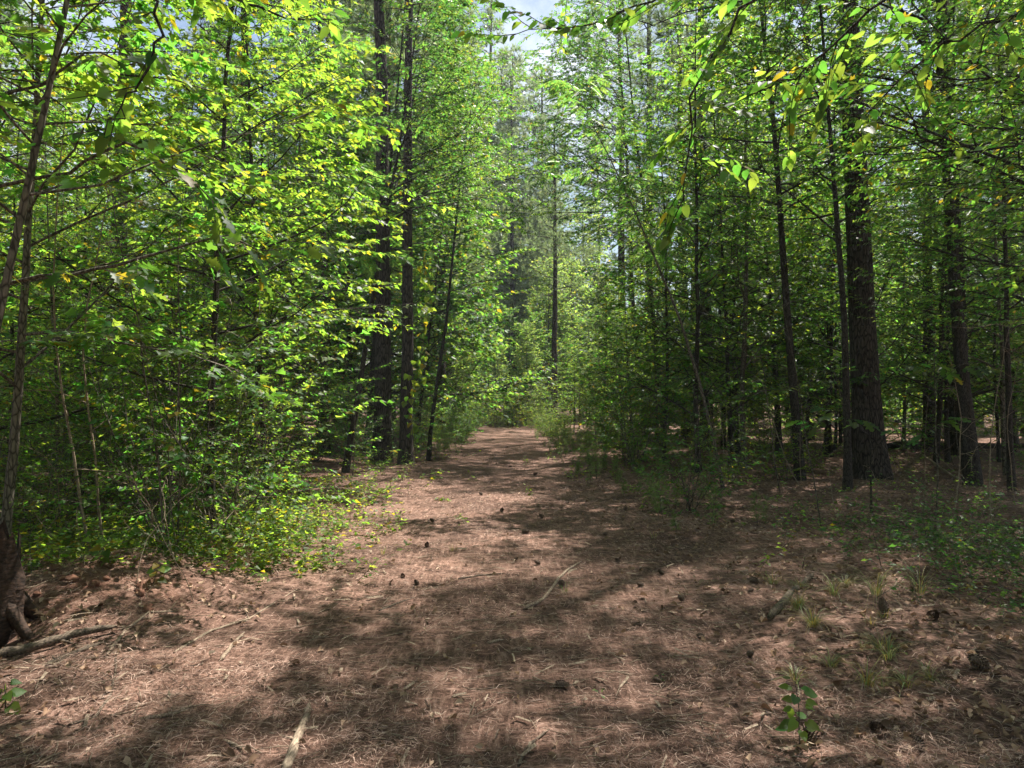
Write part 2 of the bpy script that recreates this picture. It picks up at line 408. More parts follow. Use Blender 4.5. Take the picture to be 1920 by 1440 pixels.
M_CONE = island_mat('pine_cone', [(.07, .043, .03), (.14, .09, .063), (.25, .175, .13)], .7, .35)
M_CLAY = island_mat('clay', [(.10, .045, .028), (.20, .095, .062)])
M_FLOOR = floor_mat()

# ---------------------------------------------------------------- scene objects
def link(name, data, parent=None, mat=None):
    o = bpy.data.objects.new(name, data); COL.objects.link(o); o.parent = parent
    return o
def tag(o, label, cat, group=None, kind=None):
    o['label'] = label; o['category'] = cat
    if group: o['group'] = group
    if kind: o['kind'] = kind
    return o
def thing(name, label, cat, loc, rz=0, group=None, sc=1.0):
    o = bpy.data.objects.new(name, None); COL.objects.link(o); o.empty_display_size = .2
    o.location = loc; o.rotation_euler = (0, 0, rz); o.scale = (sc, sc, sc)
    return tag(o, label, cat, group)

# ground sheet, fine near the camera
def build_ground():
    ys = np.concatenate([np.linspace(-40, -2, 18), np.linspace(-1.5, 9, 150), 9 + (np.linspace(0, 1, 100)[1:] ** 2.2) * 400])
    xp = np.concatenate([np.linspace(0, 6, 95), 6 + (np.linspace(0, 1, 55)[1:] ** 2.2) * 330]); xs = np.concatenate([-xp[:0:-1], xp])
    X, Y = np.meshgrid(xs, ys); Z = ground_h(X, Y)
    near = np.exp(-np.maximum(Y - 6, 0) / 6)
    Z = Z + RNG.normal(size=Z.shape) * .006 * near
    nx = len(xs); V = np.stack([X.ravel(), Y.ravel(), Z.ravel()], 1)
    i, j = np.meshgrid(np.arange(len(ys) - 1), np.arange(nx - 1), indexing='ij'); a = (i * nx + j).ravel()
    F = np.stack([a, a + 1, a + nx + 1, a + nx], 1)
    me = bpy.data.meshes.new('ground'); fill(me, V, F, True); me.materials.append(M_FLOOR)
    clay = np.exp(-(((X + 3.05) / .5) ** 2 + ((Y - 5.65) / .4) ** 2)) * .9 * (.5 + .5 * np.sin(X * 9 + 2 * np.sin(Y * 7)) * np.sin(Y * 11))
    clay = np.clip(clay, 0, 1).ravel().astype(np.float32)
    at = me.attributes.new('clay', 'FLOAT', 'POINT'); at.data.foreach_set('value', clay)
    o = link('ground', me); o['kind'] = 'structure'; o['label'] = 'reddish brown forest floor and trail covered with pine straw'; o['category'] = 'ground'
build_ground()

def scatter_view(n, d0, d1, rng, pw=1.0, margin=1.12):
    """points on the ground inside the view wedge, screen-even in distance"""
    u = rng.uniform(0, 1, n); d = 1 / (1 / d0 + u * (1 / d1 - 1 / d0)) if pw == 1 else d0 + (d1 - d0) * u ** pw
    x = rng.uniform(-1, 1, n) * d * (960 / FPX) * margin
    return x, d

def build_straw():
    rng = np.random.default_rng(5); n = 215000
    x, y = scatter_view(n, 2.2, 15, rng, 1.9)
    pn = np.sin(x * 1.9 + 1.7 * np.sin(y * 1.3)) + np.sin(y * 2.3 + 1.9 * np.sin(x * 1.1 + .5)) + .8 * np.sin(x * 5.3 + y * 3.1) + .6 * np.sin(x * 7.7 - y * 8.9 + 2 * np.sin(x * 3))
    keep = rng.uniform(0, 1, n) < np.clip(.68 + .24 * pn, .3, 1); x, y, pn = x[keep], y[keep], pn[keep]; n = len(x)
    z = ground_h(x, y) + rng.uniform(.0, .02, n) + .012 * np.clip(pn, 0, 2)
    ang = rng.uniform(0, 2 * pi, n); L = rng.uniform(.025, .10, n)
    tilt = rng.normal(size=n) * .16
    d = np.stack([np.cos(ang), np.sin(ang), tilt], 1); s = np.stack([-np.sin(ang), np.cos(ang), rng.normal(size=n) * .5], 1); s = norm(s)
    wd = np.maximum(.0009, .00030 * y) * rng.uniform(.7, 1.3, n)
    bend = rng.normal(size=n) * .15
    p = np.stack([x, y, z], 1)
    mid = p + s * (bend * L)[:, None] + np.array([0, 0, .004]); a = p - d * (L / 2)[:, None]; b = p + d * (L / 2)[:, None]
    w = s * wd[:, None]
    c = y < 4.6                                        # near needles are bent, farther ones straight slivers
    V1 = np.stack([a - w * .6, a + w * .6, mid + w, mid - w, b], 1)[c].reshape(-1, 3); n1 = int(c.sum())
    F1 = (np.array([[0, 1, 2], [0, 2, 3], [3, 2, 4]])[None] + (np.arange(n1) * 5)[:, None, None]).reshape(-1, 3)
    V2 = np.stack([a - w * .9, a + w * .9, b], 1)[~c].reshape(-1, 3); n2 = n - n1
    F2 = np.arange(3 * n2).reshape(-1, 3) + len(V1)
    V = np.concatenate([V1, V2]); F = np.concatenate([F1, F2])
    me = bpy.data.meshes.new('pine_straw'); fill(me, V, F); me.materials.append(M_NEEDLE)
    tag(link('pine_straw_litter', me), 'layer of fallen reddish pine needles over the trail', 'litter', kind='stuff')
    # dead broad leaves, thicker under the trees beside the trail
    n = 26000; x, y = scatter_view(n, 2.3, 26, rng, 1.6)
    c = np.abs(x + .4); keep = rng.uniform(0, 1, n) < np.clip(.06 + .5 * np.clip((c - 1.3) / 1.5, 0, 1), 0, 1); x, y = x[keep], y[keep]; n = len(x)
    p = np.stack([x, y, ground_h(x, y) + rng.uniform(.004, .03, n)], 1); ang = rng.uniform(0, 2 * pi, n)
    d = np.stack([np.cos(ang), np.sin(ang), rng.normal(size=n) * .3], 1); u = UP + rng.normal(size=(n, 3)) * .55
    V0, F0 = half_leaf([(0, 0), (.25, .3), (.26, .65), (0, 1)], .7, .25)
    me = blades('fallen_leaves', M_DEADLEAF, (V0, F0), p, d, norm(u), rng.uniform(.025, .075, n))
    tag(link('fallen_leaves', me), 'curled brown dead leaves strewn over the forest floor', 'leaves', kind='stuff')
    # bark crumbs and broken twigs
    A = Acc(); n = 2600; x, y = scatter_view(n, 2.2, 16, rng, 1.7)
    for k in range(n):
        a = rng.uniform(0, 2 * pi); L = rng.uniform(.04, .22) ; r = rng.uniform(.0012, .0035)
        p0 = np.array([x[k], y[k], gz(x[k], y[k]) + .012]); dv = np.array([cos(a), sin(a), rng.normal() * .06])
        tube(A, np.array([p0, p0 + dv * L * .5 + rng.normal(size=3) * .008, p0 + dv * L]), [r, r, r * .6], 4)
    for k in range(700):
        x_, y_ = scatter_view(1, 2.3, 13, rng, 1.5); x_, y_ = float(x_[0]), float(y_[0]); a = rng.uniform(0, 2 * pi); L = rng.uniform(.015, .07); w = rng.uniform(.004, .012)
        d = np.array([cos(a), sin(a), rng.normal() * .2]); sv = np.array([-sin(a), cos(a), rng.normal() * .3]); p = np.array([x_, y_, gz(x_, y_) + .02])
        up = np.array([0, 0, .004])
        A.add(np.array([p - d * L - sv * w, p - d * L * .8 + sv * w, p + d * L + sv * w * .6, p + d * L * 1.1 - sv * w * .8, p + up]), np.array([[0, 1, 4], [1, 2, 4], [2, 3, 4], [3, 0, 4]]))
    tag(link('twig_litter', A.mesh('twig_litter', M_STICK, True)), 'broken bits of twig and bark scattered in the pine straw', 'litter', kind='stuff')
build_straw()

# ---------------------------------------------------------------- tree kinds
def broadleaf(seed, H, r0, fb, nb, blen, q, tmpl, lmat, bmat, lean=(0, 0), curve=0., extra=None, sides=8, taper=.12, trw=.03, az0=None):
    rng = np.random.default_rng(seed)
    path = trunk_path(rng, H, lean, 12, trw, curve)
    A = Acc(); trunk_tube(A, path, r0, max(r0 * taper, .004), sides, .3, rings=16)
    B = Acc(); LV = Leaves()
    ts = fb + (1 - fb) * (np.arange(nb) + .5) / nb
    bp, bd = along(path, ts); az = rng.uniform(0, 6.3)
    for k in range(nb):
        az += 2.4 + rng.normal() * .4
        if az0 is not None: a = az0 + rng.normal() * .9
        else: a = az
        t = ts[k]; shape = (1 - .62 * ((t - fb) / (1 - fb)) ** 1.4)
        el = rng.uniform(.1, .55) + .45 * (t - fb)
        d = np.array([cos(a) * cos(el), sin(a) * cos(el), sin(el)])
        rr = max(.004, (r0 + (r0 * taper - r0) * t) * .42)
        grow(rng, B, LV, bp[k], d, blen * shape * rng.uniform(.7, 1.2), rr, 0, q)
    for (p, d, L, r) in (extra or []):
        grow(rng, B, LV, np.array(p, float), np.array(d, float), L, r, 0, q)
    put_leaves(rng, LV, path[-3:], 10, q['leaf'])
    return A.mesh('trunk', bmat, True), B.mesh('limbs', bmat, True), LV.mesh('crown', lmat, tmpl, rng)

def pine(seed, H, r0, crown0, nb, blen, tufts, tmpl, size, lean=(0, 0), sides=14, rough=.0, rings=40, dead=10, curve=0., w=.012):
    rng = np.random.default_rng(seed)
    path = trunk_path(rng, H, lean, 14, w, curve)
    A = Acc(); trunk_tube(A, path, r0, r0 * .22, sides, .38, rough, rng, rings)
    B = Acc(); LV = Leaves(); az = 0
    for k in range(nb):
        t = crown0 + (1 - crown0) * ((k + rng.uniform(0, .6)) / nb); bp, _ = along(path, np.array([t]))
        az += 2.4 + rng.normal() * .5; f = (t - crown0) / (1 - crown0)
        L = blen * (1 - .78 * f ** 1.3) * rng.uniform(.6, 1.15) * (.65 + .35 * min(1, f * 5))
        el = rng.uniform(-.15, .3) + .5 * f
        d = np.array([cos(az) * cos(el), sin(az) * cos(el), sin(el)])
        pts = wander(rng, bp[0], d, L, 5, .1, .05)
        tube(B, pts, np.linspace(max(.012, r0 * .16 * (1 - .5 * f)), .005, 6), 4)
        m = max(3, int(tufts * L / blen * 1.2))
        tt = rng.uniform(.22, 1, m); tp, td = along(pts, tt)
        off = rng.normal(size=(m, 3)) * (.18 * L) * np.array([1, 1, .55]) * (1 - .6 * tt)[:, None] + rng.normal(size=(m, 3)) * .1
        q = tp + off
        for a in range(0, m, 2):                       # side shoots carrying the tufts
            tube(B, np.array([tp[a], (tp[a] + q[a]) / 2 + [0, 0, .03], q[a]]), [.006, .005, .003], 3)
        dd = td * .7 + norm(off) * .6 + UP * .35 + rng.normal(size=(m, 3)) * .3
        LV.add(q, norm(dd), norm(rng.normal(size=(m, 3))), size * rng.uniform(.75, 1.25, m))
    for k in range(dead):                              # dead snags below the crown
        t = rng.uniform(.04, max(crown0, .06)); bp, _ = along(path, np.array([t])); a = rng.uniform(0, 6.3); L = rng.uniform(.25, 1.3)
        pts = wander(rng, bp[0], [cos(a), sin(a), rng.uniform(-.3, .2)], L, 4, .2, -.03)
        tube(B, pts, np.linspace(.018, .004, 5), 4)
    return A.mesh('trunk', M_PBARK, True), B.mesh('limbs', M_PBARK, True), LV.mesh('crown', M_PINE, tmpl, rng)

def place(name, label, cat, meshes, loc, rz=0, group=None, sc=1.0):
    t = thing(name, label, cat, loc, rz, group, sc)
    for nm, me in zip(('trunk', 'limbs', 'crown'), meshes):
        if len(me.vertices):
            o = link(nm, me, t)
            if nm != 'trunk': o['kind'] = 'stuff'
    return t

Q_NEAR = dict(depth=2, kids=(7, 4), ratio=(.5, .5), leafdepth=1, lpm=26, leaf=.085, tilt=.38, droop=.35)
Q_MID = dict(depth=2, kids=(7, 4), ratio=(.5, .5), leafdepth=1, lpm=20, leaf=.10, tilt=.4, droop=.35)
Q_FAR = dict(depth=1, kids=(9,), ratio=(.5,), leafdepth=0, lpm=14, leaf=.20, tilt=.5, droop=.35)

# ---- pines with a known place in the photograph
def hero_pine(px, py, diam, H, label, seed, lean=(0, 0), crown0=.55, rough=.06, sc_crown=1.0, rings=220, sides=40, dead=14, curve=0.):
    x, y = P(px, py)
    me = pine(seed, H, diam / 2, crown0, 36, 3.6 * sc_crown, 50, T_TUFT, .29, lean, sides, rough, rings, dead, curve)
    return place('pine_tree', label, 'tree', me, (x, y, gz(x, y)))
hero_pine(1634, 898, .58, 23, 'thickest pine trunk right of the trail, with deep plated bark', 101, (-.75, .4), .6)
hero_pine(1798, 858, .47, 22, 'reddish brown pine trunk behind a thinner dark trunk near the right edge', 102, (-.3, .3), .6, rings=120, sides=28)
hero_pine(1812, 886, .23, 17, 'slim dark pine standing just in front of a reddish trunk near the right edge', 103, (-.5, 0), .6, rings=110, sides=22, sc_crown=.7)
hero_pine(716, 870, .45, 22, 'left and thicker of two dark pine trunks standing together left of the trail', 104, (-1.0, .2), .58, curve=.35)
hero_pine(761, 873, .32, 20, 'right and thinner of two dark pine trunks standing together left of the trail', 105, (-.1, .3), .6)
hero_pine(466, 858, .40, 21, 'dark pine trunk half hidden by leaves midway between left edge and paired trunks', 106, (-.5, .5), .6, rings=120, sides=26)
hero_pine(214, 866, .50, 22, 'wide dark pine trunk wrapped in thicket near the left edge', 107, (.1, .5), .6, rings=120, sides=26)
hero_pine(1325, 846, .42, 21, 'dark pine trunk inside the thicket just right of the grassy trail edge', 108, (-.2, .3), .6, rings=110, sides=24)
hero_pine(1217, 812, .52, 25, 'tall straight bare pine trunk right of the trail, reaching the top of the picture', 109, (.1, 0), .62, rings=100, sides=20)
hero_pine(1168, 806, .50, 26, 'tall pine just left of the bare straight one, crown hanging in front', 110, (-.2, 0), .5, rings=100, sides=18)
hero_pine(1040, 799, .42, 19, 'pine with side branches standing over the end of the trail', 111, (0, 0), .42, rings=90, sides=16)
hero_pine(1740, 848, .36, 20, 'pine trunk between the thickest trunk and the reddish one', 112, (.2, .3), .6, rings=90, sides=20)
hero_pine(1893, 838, .40, 22, 'shaded pine trunk closest to the right edge', 113, (.2, .3), .6, rings=90, sides=20)
hero_pine(612, 856, .24, 17, 'slender dark trunk left of the two paired pines', 114, (-.4, .2), .6, rings=90, sides=18, sc_crown=.7)


# ---- landmarks used to say which tree is meant
MARKS = [(0, 'the left edge'), (214, 'the wide left pine'), (466, 'the half-hidden pine'), (612, 'the slender trunk'), (740, 'the paired pines'), (940, 'the trail end'),
         (1217, 'the bare pine'), (1325, 'the thicket pine'), (1525, 'the leaning trunk'), (1634, 'the thickest pine'), (1798, 'the reddish pine'), (1920, 'the right edge')]
def where(x, y):
    px = 960 + x / y * FPX
    if px < -60: return 'outside the left edge'
    if px > 1980: return 'outside the right edge'
    m, nm = min(MARKS, key=lambda q: abs(q[0] - px)); d = px - m
    if abs(d) < 22: return ('at ' if 'edge' in nm or 'end' in nm else 'in line with ') + nm
    return ('left of ' if d < 0 else 'right of ') + nm
LOOK = ['yellow-green oval-leaved', 'three-lobed mid-green', 'narrow-leaved light green', 'dark oval-leaved', 'yellow-green three-lobed', 'glossy narrow-leaved']
SHLOOK = ['yellow-green', 'dark green', 'small-leaved bright', 'heart-leaved']
# ---- prototypes
PINES = [pine(200 + k, 19 + 2 * k, .19 + .02 * k, (.42, .34, .5, .3, .55)[k], 46, 3.4, 62, T_TUFT_FAR, .36, (0.3 * k - .5, 0), 10, 0, 20, 8) for k in range(5)]
YPINES = [pine(220 + k, 6 + 1.8 * k, .06 + .012 * k, .08, 46, 2.0, 50, T_TUFT_FAR, .26, (.2, .1), 8, 0, 14, 3, 0, .02) for k in range(3)]
BACK = []
for k in range(5):
    q = dict(Q_FAR, leaf=.17 + .01 * k, kids=(14,), lpm=14, zj=.3)
    BACK.append(broadleaf(300 + k, 10 + 1.6 * k, .10 + .012 * k, .07, 60, 3.6, q, T_DIA, M_FAR if k % 2 else M_GUM, M_DBARK))
MID = []
for k, (t, m, lf) in enumerate([(T_OVATE, M_ELM, .10), (T_STAR3, M_GUM, .12), (T_ELLIP, M_FAR, .11), (T_OVATE, M_DARK, .11), (T_STAR3, M_ELM, .12), (T_ELLIP, M_OAKL, .12)]):
    q = dict(Q_MID, leaf=lf, kids=(7, 4), lpm=14)
    MID.append(broadleaf(320 + k, 6.2 + .9 * k, .035 + .006 * k, .10, 34 + k, 2.3, q, t, m, M_DBARK if k % 2 else M_GBARK, (.3 * (k % 3 - 1), .1), .1 * (k % 2)))

def shrub(seed, H, stems, q, tmpl, lmat, bmat, lean=.5):
    rng = np.random.default_rng(seed); A = Acc(); B = Acc(); LV = Leaves()
    for k in range(stems):
        a = rng.uniform(0, 6.3); d = np.array([cos(a) * lean, sin(a) * lean, 1.0])
        grow(rng, B, LV, np.array([rng.normal() * .06, rng.normal() * .06, -.03]), d, H * rng.uniform(.7, 1.1), .009, 0, q)
    return B.mesh('stems', bmat, True), LV.mesh('foliage', lmat, tmpl, rng)
Q_SHRUB = dict(depth=2, kids=(8, 3), ratio=(.45, .5), leafdepth=1, lpm=24, leaf=.075, tilt=.45, droop=.3, lift=.0, zj=.25, t0=.12)
SHRUBS = [shrub(400 + k, (1.5, 1.9, 1.2, 2.3)[k], 9, dict(Q_SHRUB, leaf=(.075, .085, .06, .08)[k]), (T_OVATE, T_ELLIP, T_OVATE, T_HEART_FAR)[k], (M_ELM, M_DARK, M_VINE, M_GUM)[k], M_GBARK) for k in range(4)]
def place2(name, label, cat, meshes, loc, rz=0, group=None, sc=1.0, names=('stems', 'foliage')):
    t = thing(name, label, cat, loc, rz, group, sc)
    for nm, me in zip(names, meshes):
        o = link(nm, me, t); o['kind'] = 'stuff'
    return t

rng = np.random.default_rng(77)
taken = []
def free(x, y, dmin):
    for (a, b) in taken:
        if (a - x) ** 2 + (b - y) ** 2 < dmin * dmin: return False
    taken.append((x, y)); return True
def trail_x(y): return -.35 + .25 * sin(y * .11)

# far wood: tall pines
n = 0
while n < 80:
    y = rng.uniform(27, 105); x = rng.uniform(-1, 1) * (y * .72 + 4)
    if -3.4 < x - trail_x(y) < (7.0 if y < 46 else 3.4) and y < 58: continue
    if not free(x, y, 3.0): continue
    side = 'left' if x < 0 else 'right'
    place('pine_tree', f'{("nearer", "farther")[int(y > 60)]} tall slim pine deep in the wood, {where(x, y)}', 'tree', PINES[n % 5], (x, y, gz(x, y)), rng.uniform(0, 6.3), f'tall pines deep in the wood {side} of the trail', rng.uniform(.85, 1.15)); n += 1
# far wood: broadleaf trees
n = 0
while n < 130:
    y = rng.uniform(24, 95); x = rng.uniform(-1, 1) * (y * .74 + 3)
    if -4.0 < x - trail_x(y) < (7.5 if y < 44 else 4.) and y < 47: continue
    if not free(x, y, 2.0): continue
    side = 'left' if x < 0 else 'right'
    place('broadleaf_tree', f'{("nearer", "farther")[int(y > 55)]} bushy broadleaf tree in the far wood, {where(x, y)}', 'tree', BACK[n % 5], (x, y, gz(x, y)), rng.uniform(0, 6.3), f'broadleaf trees in the far wood {side} of the trail', rng.uniform(.5, 1.0)); n += 1
# middle thicket: saplings on both sides
n = 0
while n < 66:
    y = rng.uniform(8.5, 27); x = rng.uniform(-1, 1) * (y * .72 + 2)
    if -3.5 - .03 * y < x < 3.0 + .03 * y: continue
    if x > 3 and y < 15: continue
    if y < 19 and (abs(x + .16 * y) < .8 or abs(x - .48 * y) < .9): continue
    if 2.5 < x < 5.6 and 17 < y < 27 and rng.uniform() < .7: continue
    if not free(x, y, 1.1): continue
    side = 'left' if x < 0 else 'right'
    place('leafy_sapling', f'{LOOK[n % 6]} sapling in the {side} thicket, {where(x, y)}', 'sapling', MID[n % 6], (x, y, gz(x, y)), rng.uniform(0, 6.3), f'saplings in the thicket {side} of the trail', rng.uniform(.7, 1.15)); n += 1
# low shrubs
n = 0
while n < 90:
    y = rng.uniform(7.5, 34); x = rng.uniform(-1, 1) * (y * .7 + 1)
    if (-2.5 if y < 15 else -2.0) < x < 2.3 + .015 * y: continue
    if x > 3 and y < 13: continue
    if x > 4 and y < 20 and rng.uniform() < .6: continue
    if y < 18 and abs(x + .17 * y) < .9: continue
    if not free(x, y, .8): continue
    side = 'left' if x < 0 else 'right'
    place2('shrub', f'low {SHLOOK[n % 4]} shrub in the undergrowth, {where(x, y)}', 'shrub', SHRUBS[n % 4], (x, y, gz(x, y)), rng.uniform(0, 6.3), f'shrubs in the undergrowth {side} of the trail', rng.uniform(.6, 1.15)); n += 1
for k in range(26):
    y = 26 + 22 * (k / 26); left = k % 2
    x = trail_x(y) + (-1.55 - abs(rng.normal()) * .5 if left else 1.5 + abs(rng.normal()) * .6)
    if y > 44: x = rng.uniform(-2, 2)
    side = 'left' if left else 'right'
    place2('shrub', f'low {SHLOOK[k % 4]} bush pinching the far trail, {where(x, y)}', 'shrub', SHRUBS[k % 4], (x, y, gz(x, y)), k * 1.9, 'bushes along the far part of the trail', rng.uniform(.45, .85))
# young pines along the right trail edge and at its end
for k, (x, y, sc) in enumerate([(5.4, 27, 1.), (4.6, 36, 1.0), (-3.6, 36, 1.), (-4.2, 44, 1.1), (.3, 60, 1.3)]):
    place('young_pine', f'young feathery pine beside the far trail, {where(x, y)}', 'tree', YPINES[k % 3], (x, y, gz(x, y)), k * 1.3, 'young pines along the far trail', sc)

# ---------------------------------------------------------------- near trees, each its own
Q1 = dict(Q_NEAR, kids=(8, 4), lpm=25)
def near(name, label, seed, x, y, H, r0, fb, nb, blen, tmpl, lmat, bmat, leaf, lean=(0, 0), curve=0., q=None, extra=None, az0=None):
    qq = dict(q or Q1, leaf=leaf * (.86 if q is None else 1))
    me = broadleaf(seed, H, r0, fb, nb, blen, qq, tmpl, lmat, bmat, lean, curve, extra, az0=az0)
    taken.append((x, y))
    return place(name, label, 'tree', me, (x, y, gz(x, y)))
near('leafy_sapling', 'bent sapling with a bare curved stem at the left edge, nearest the camera', 501, -3.05, 4.0, 6.0, .034, .42, 26, 1.7, T_OVATE_FINE, M_ELM, M_GBARK, .085, (1.0, .2), -.12)
near('leafy_sapling', 'bright yellow-green sapling filling the upper left beside the bent stem', 502, -4.3, 6.3, 7.5, .045, .2, 40, 2.3, T_STAR, M_GUM, M_GBARK, .115, (.6, 0))
near('leafy_sapling', 'elm-like sapling with drooping rows of pointed leaves, upper left', 503, -3.3, 8.2, 8.5, .05, .18, 44, 2.2, T_OVATE, M_ELM, M_DBARK, .09, (.3, .2))
near('leafy_sapling', 'tall leafy sapling deep behind the bright ones at far left', 504, -6.2, 8.0, 9.0, .06, .12, 44, 2.5, T_OVATE, M_GUM, M_DBARK, .10)
near('leafy_sapling', 'slim sapling with light green leaves just left of the slender dark trunk', 505, -3.6, 11.0, 9.5, .05, .2, 44, 2.2, T_STAR3, M_ELM, M_DBARK, .12, (-.4, 0))
near('leafy_sapling', 'sapling with long pinnate leaves reaching over the trail from the left', 506, -4.3, 13.2, 8.0, .045, .4, 24, 2.2, T_PINN, M_SUMAC, M_GBARK, .30, (.7, -.3), .1, dict(Q_NEAR, depth=1, kids=(8,), ratio=(.45,), leafdepth=0, lpm=10, tilt=.4, droop=.3))
near('leafy_sapling', 'thin sapling leaning left over the trail with drooping pinnate leaves', 507, 3.7, 13.0, 7.2, .035, .5, 14, 1.5, T_PINN, M_SUMAC, M_GBARK, .27, (-2.9, -.2), .3, dict(Q_NEAR, depth=1, kids=(6,), ratio=(.45,), leafdepth=0, lpm=9, tilt=.4, droop=.35))
near('leafy_sapling', 'leaning dark tree forking away behind the paired pine trunks', 508, -2.2, 19.6, 11, .06, .4, 30, 2.4, T_OVATE, M_ELM, M_DBARK, .10, (1.2, .5), .0)
near('broadleaf_tree', 'slim dark trunk just left of the thickest pine, leafy above', 509, 5.75, 12.8, 11, .075, .38, 38, 2.5, T_OVATE, M_OAKL, M_DBARK, .10, (-.5, .2), .15)
near('broadleaf_tree', 'slim leaning trunk left of the dark one beside the thickest pine', 510, 5.6, 14.5, 12, .10, .42, 34, 2.5, T_STAR3, M_GUM, M_DBARK, .12, (-.9, 0), .1)
near('broadleaf_tree', 'leafy tree outside the right edge, bright boughs reaching into the upper right', 511, 5.3, 5.6, 7.5, .07, .3, 40, 2.7, T_OVATE, M_GUM, M_DBARK, .085, (-.6, .4), 0, az0=pi)
near('broadleaf_tree', 'dark leafy tree behind the bright boughs at the right edge', 512, 7.6, 9.8, 9.5, .08, .22, 46, 3.0, T_OVATE, M_DARK, M_DBARK, .10, (-.5, .2))
near('broadleaf_tree', 'shaded broadleaf tree hanging dark leaves right of the thickest pine', 513, 8.3, 12.4, 8.0, .06, .32, 34, 2.2, T_ELLIP, M_OAKL, M_DBARK, .11, (-.2, 0))
near('leafy_sapling', 'bright green small tree at the right edge of the trail bend', 514, 3.3, 20.5, 5.2, .04, .1, 30, 1.5, T_STAR3, M_GUM, M_GBARK, .12, (-.2, 0))
near('leafy_sapling', 'spreading dark-leaved tree hanging over the trail beyond the paired pines', 515, -3.2, 25.0, 7.5, .07, .35, 30, 2.6, T_STAR3, M_DARK, M_DBARK, .15, (1.1, -.5))
near('broadleaf_tree', 'large leafy tree filling the middle right above the grassy trail edge', 516, 7.0, 19.5, 11, .09, .2, 44, 2.8, T_OVATE, M_OAKL, M_DBARK, .12, (-.6, 0))
near('broadleaf_tree', 'leafy tree outside the left edge, boughs hanging into the top left corner', 517, -4.6, 3.6, 7.0, .07, .4, 30, 2.6, T_OVATE, M_ELM, M_DBARK, .085, (.4, .5), 0, az0=.5)

# ---- added trees, crowns placed mostly above the view to shade the trail
Q_CAN = dict(depth=2, kids=(8, 3), ratio=(.5, .5), leafdepth=1, lpm=11, leaf=.17, tilt=.45, droop=.3, zj=.25)
SHADE_TREES = [broadleaf(650 + k, 12 + k, .13, .52, 26, 4.6, Q_CAN, T_DIA, (M_OAKL, M_ELM, M_GUM)[k], M_DBARK, (.3, .2), 0, taper=.2) for k in range(3)]
for k, (x, y, rz, sc, lab) in enumerate([(9.8, 10.5, 2, 1.0, 'added tree outside the right edge, its high crown placed to shade the trail'),
        (8.3, 5.2, .6, .95, 'added tree outside the right edge, placed to shade the weeds')]):
    taken.append((x, y)); place('added_shade_tree', lab, 'tree', SHADE_TREES[k % 3], (x, y, gz(x, y)), rz, None, sc)

Q_SHADE = dict(depth=2, kids=(9, 5), ratio=(.40, .5), leafdepth=1, lpm=19, leaf=.14, tilt=.4, droop=.3, zj=.2, t0=.3)
me = broadleaf(660, 11, .15, .58, 17, 6.6, dict(Q_SHADE, t0=.55), T_OVATE, M_OAKL, M_DBARK, (-.8, .2), 0, taper=.25, az0=pi)  # added out of view; leaves kept to the outer boughs to leave sun gaps
place('added_shade_tree', 'added tree outside the right edge, its high boughs placed to shade the near trail', 'tree', me, (5.9, 6.7, gz(5.9, 6.7)))
me = broadleaf(661, 12, .14, .6, 12, 4.6, Q_SHADE, T_OVATE, M_GUM, M_DBARK, (-.6, .2), 0, taper=.25, az0=pi * 1.1)  # added so its high boughs shade the middle trail
place('added_shade_tree', 'added tree behind the thickest pine, its high boughs placed to shade the middle trail', 'tree', me, (8.4, 13.6, gz(8.4, 13.6)))
Q_FLECK = dict(depth=2, kids=(8, 4), ratio=(.42, .55), leafdepth=1, lpm=6, leaf=.17, tilt=.4, droop=.3, zj=.25, t0=.25)
me = broadleaf(662, 12.5, .14, .6, 18, 6.4, Q_FLECK, T_OVATE, M_OAKL, M_DBARK, (-.5, .2), 0, taper=.25, az0=pi)  # added out of view; sparse leaves shaped to cast small shade flecks
place('added_shade_tree', 'added open-crowned tree outside the right edge, placed to fleck the near trail with shade', 'tree', me, (7.5, 9.4, gz(7.5, 9.4)))
# ---- more small-leaved brush crowding the left side from ground to head height
BRUSH = [shrub(420 + k, (2.2, 2.8, 3.2)[k], 7, dict(Q_SHRUB, leaf=(.06, .07, .065)[k], lpm=20, kids=(9, 3), t0=.05, lift=.03), (T_OVATE, T_HEART_FAR, T_ELLIP)[k], (M_ELM, M_VINE, M_GUM)[k], M_GBARK, .35) for k in range(3)]
rb = np.random.default_rng(123); n = 0
while n < 17:
    y = rb.uniform(6.8, 14); x = rb.uniform(-.75 * y, -2.5)
    if abs(x + .17 * y) < 1.25 or not free(x, y, .6): continue
    place2('brush', f'tangled small-leaved brush beneath the left saplings, {where(x, y)}', 'shrub', BRUSH[n % 3], (x, y, gz(x, y)), rb.uniform(0, 6.3), 'tangled brush under the left saplings', rb.uniform(.6, 1.1)); n += 1

for k, (x, y, sc, m) in enumerate([(2.9, 19.5, .55, 0), (4.4, 22, .7, 4), (3.4, 25, .6, 1), (5.2, 26.5, .8, 0), (3.7, 30, .7, 4), (2.9, 35, .65, 1), (4.6, 33, .8, 2), (5.8, 30, .9, 4), (3.6, 40, .8, 0), (5.6, 38, .9, 1)]):
    place('leafy_sapling', f'small sunlit {LOOK[m]} tree along the far trail, {where(x, y)}', 'sapling', MID[m], (x, y, gz(x, y)), k * 1.1, 'small sunlit trees right of the far trail', sc)
for k, (x, y, sc) in enumerate([(2.6, 17, .8), (3.2, 18.4, 1.), (2.4, 21.5, .7), (3.9, 20, 1.), (2.5, 24, .8), (3.0, 27.5, .9), (2.2, 30, .8), (4.2, 24.5, 1.)]):
    place2('brush', f'low sunlit brush at the right trail edge, {where(x, y)}', 'shrub', BRUSH[k % 3], (x, y, gz(x, y)), k * 2.2, 'sunlit brush right of the far trail', sc * .75)
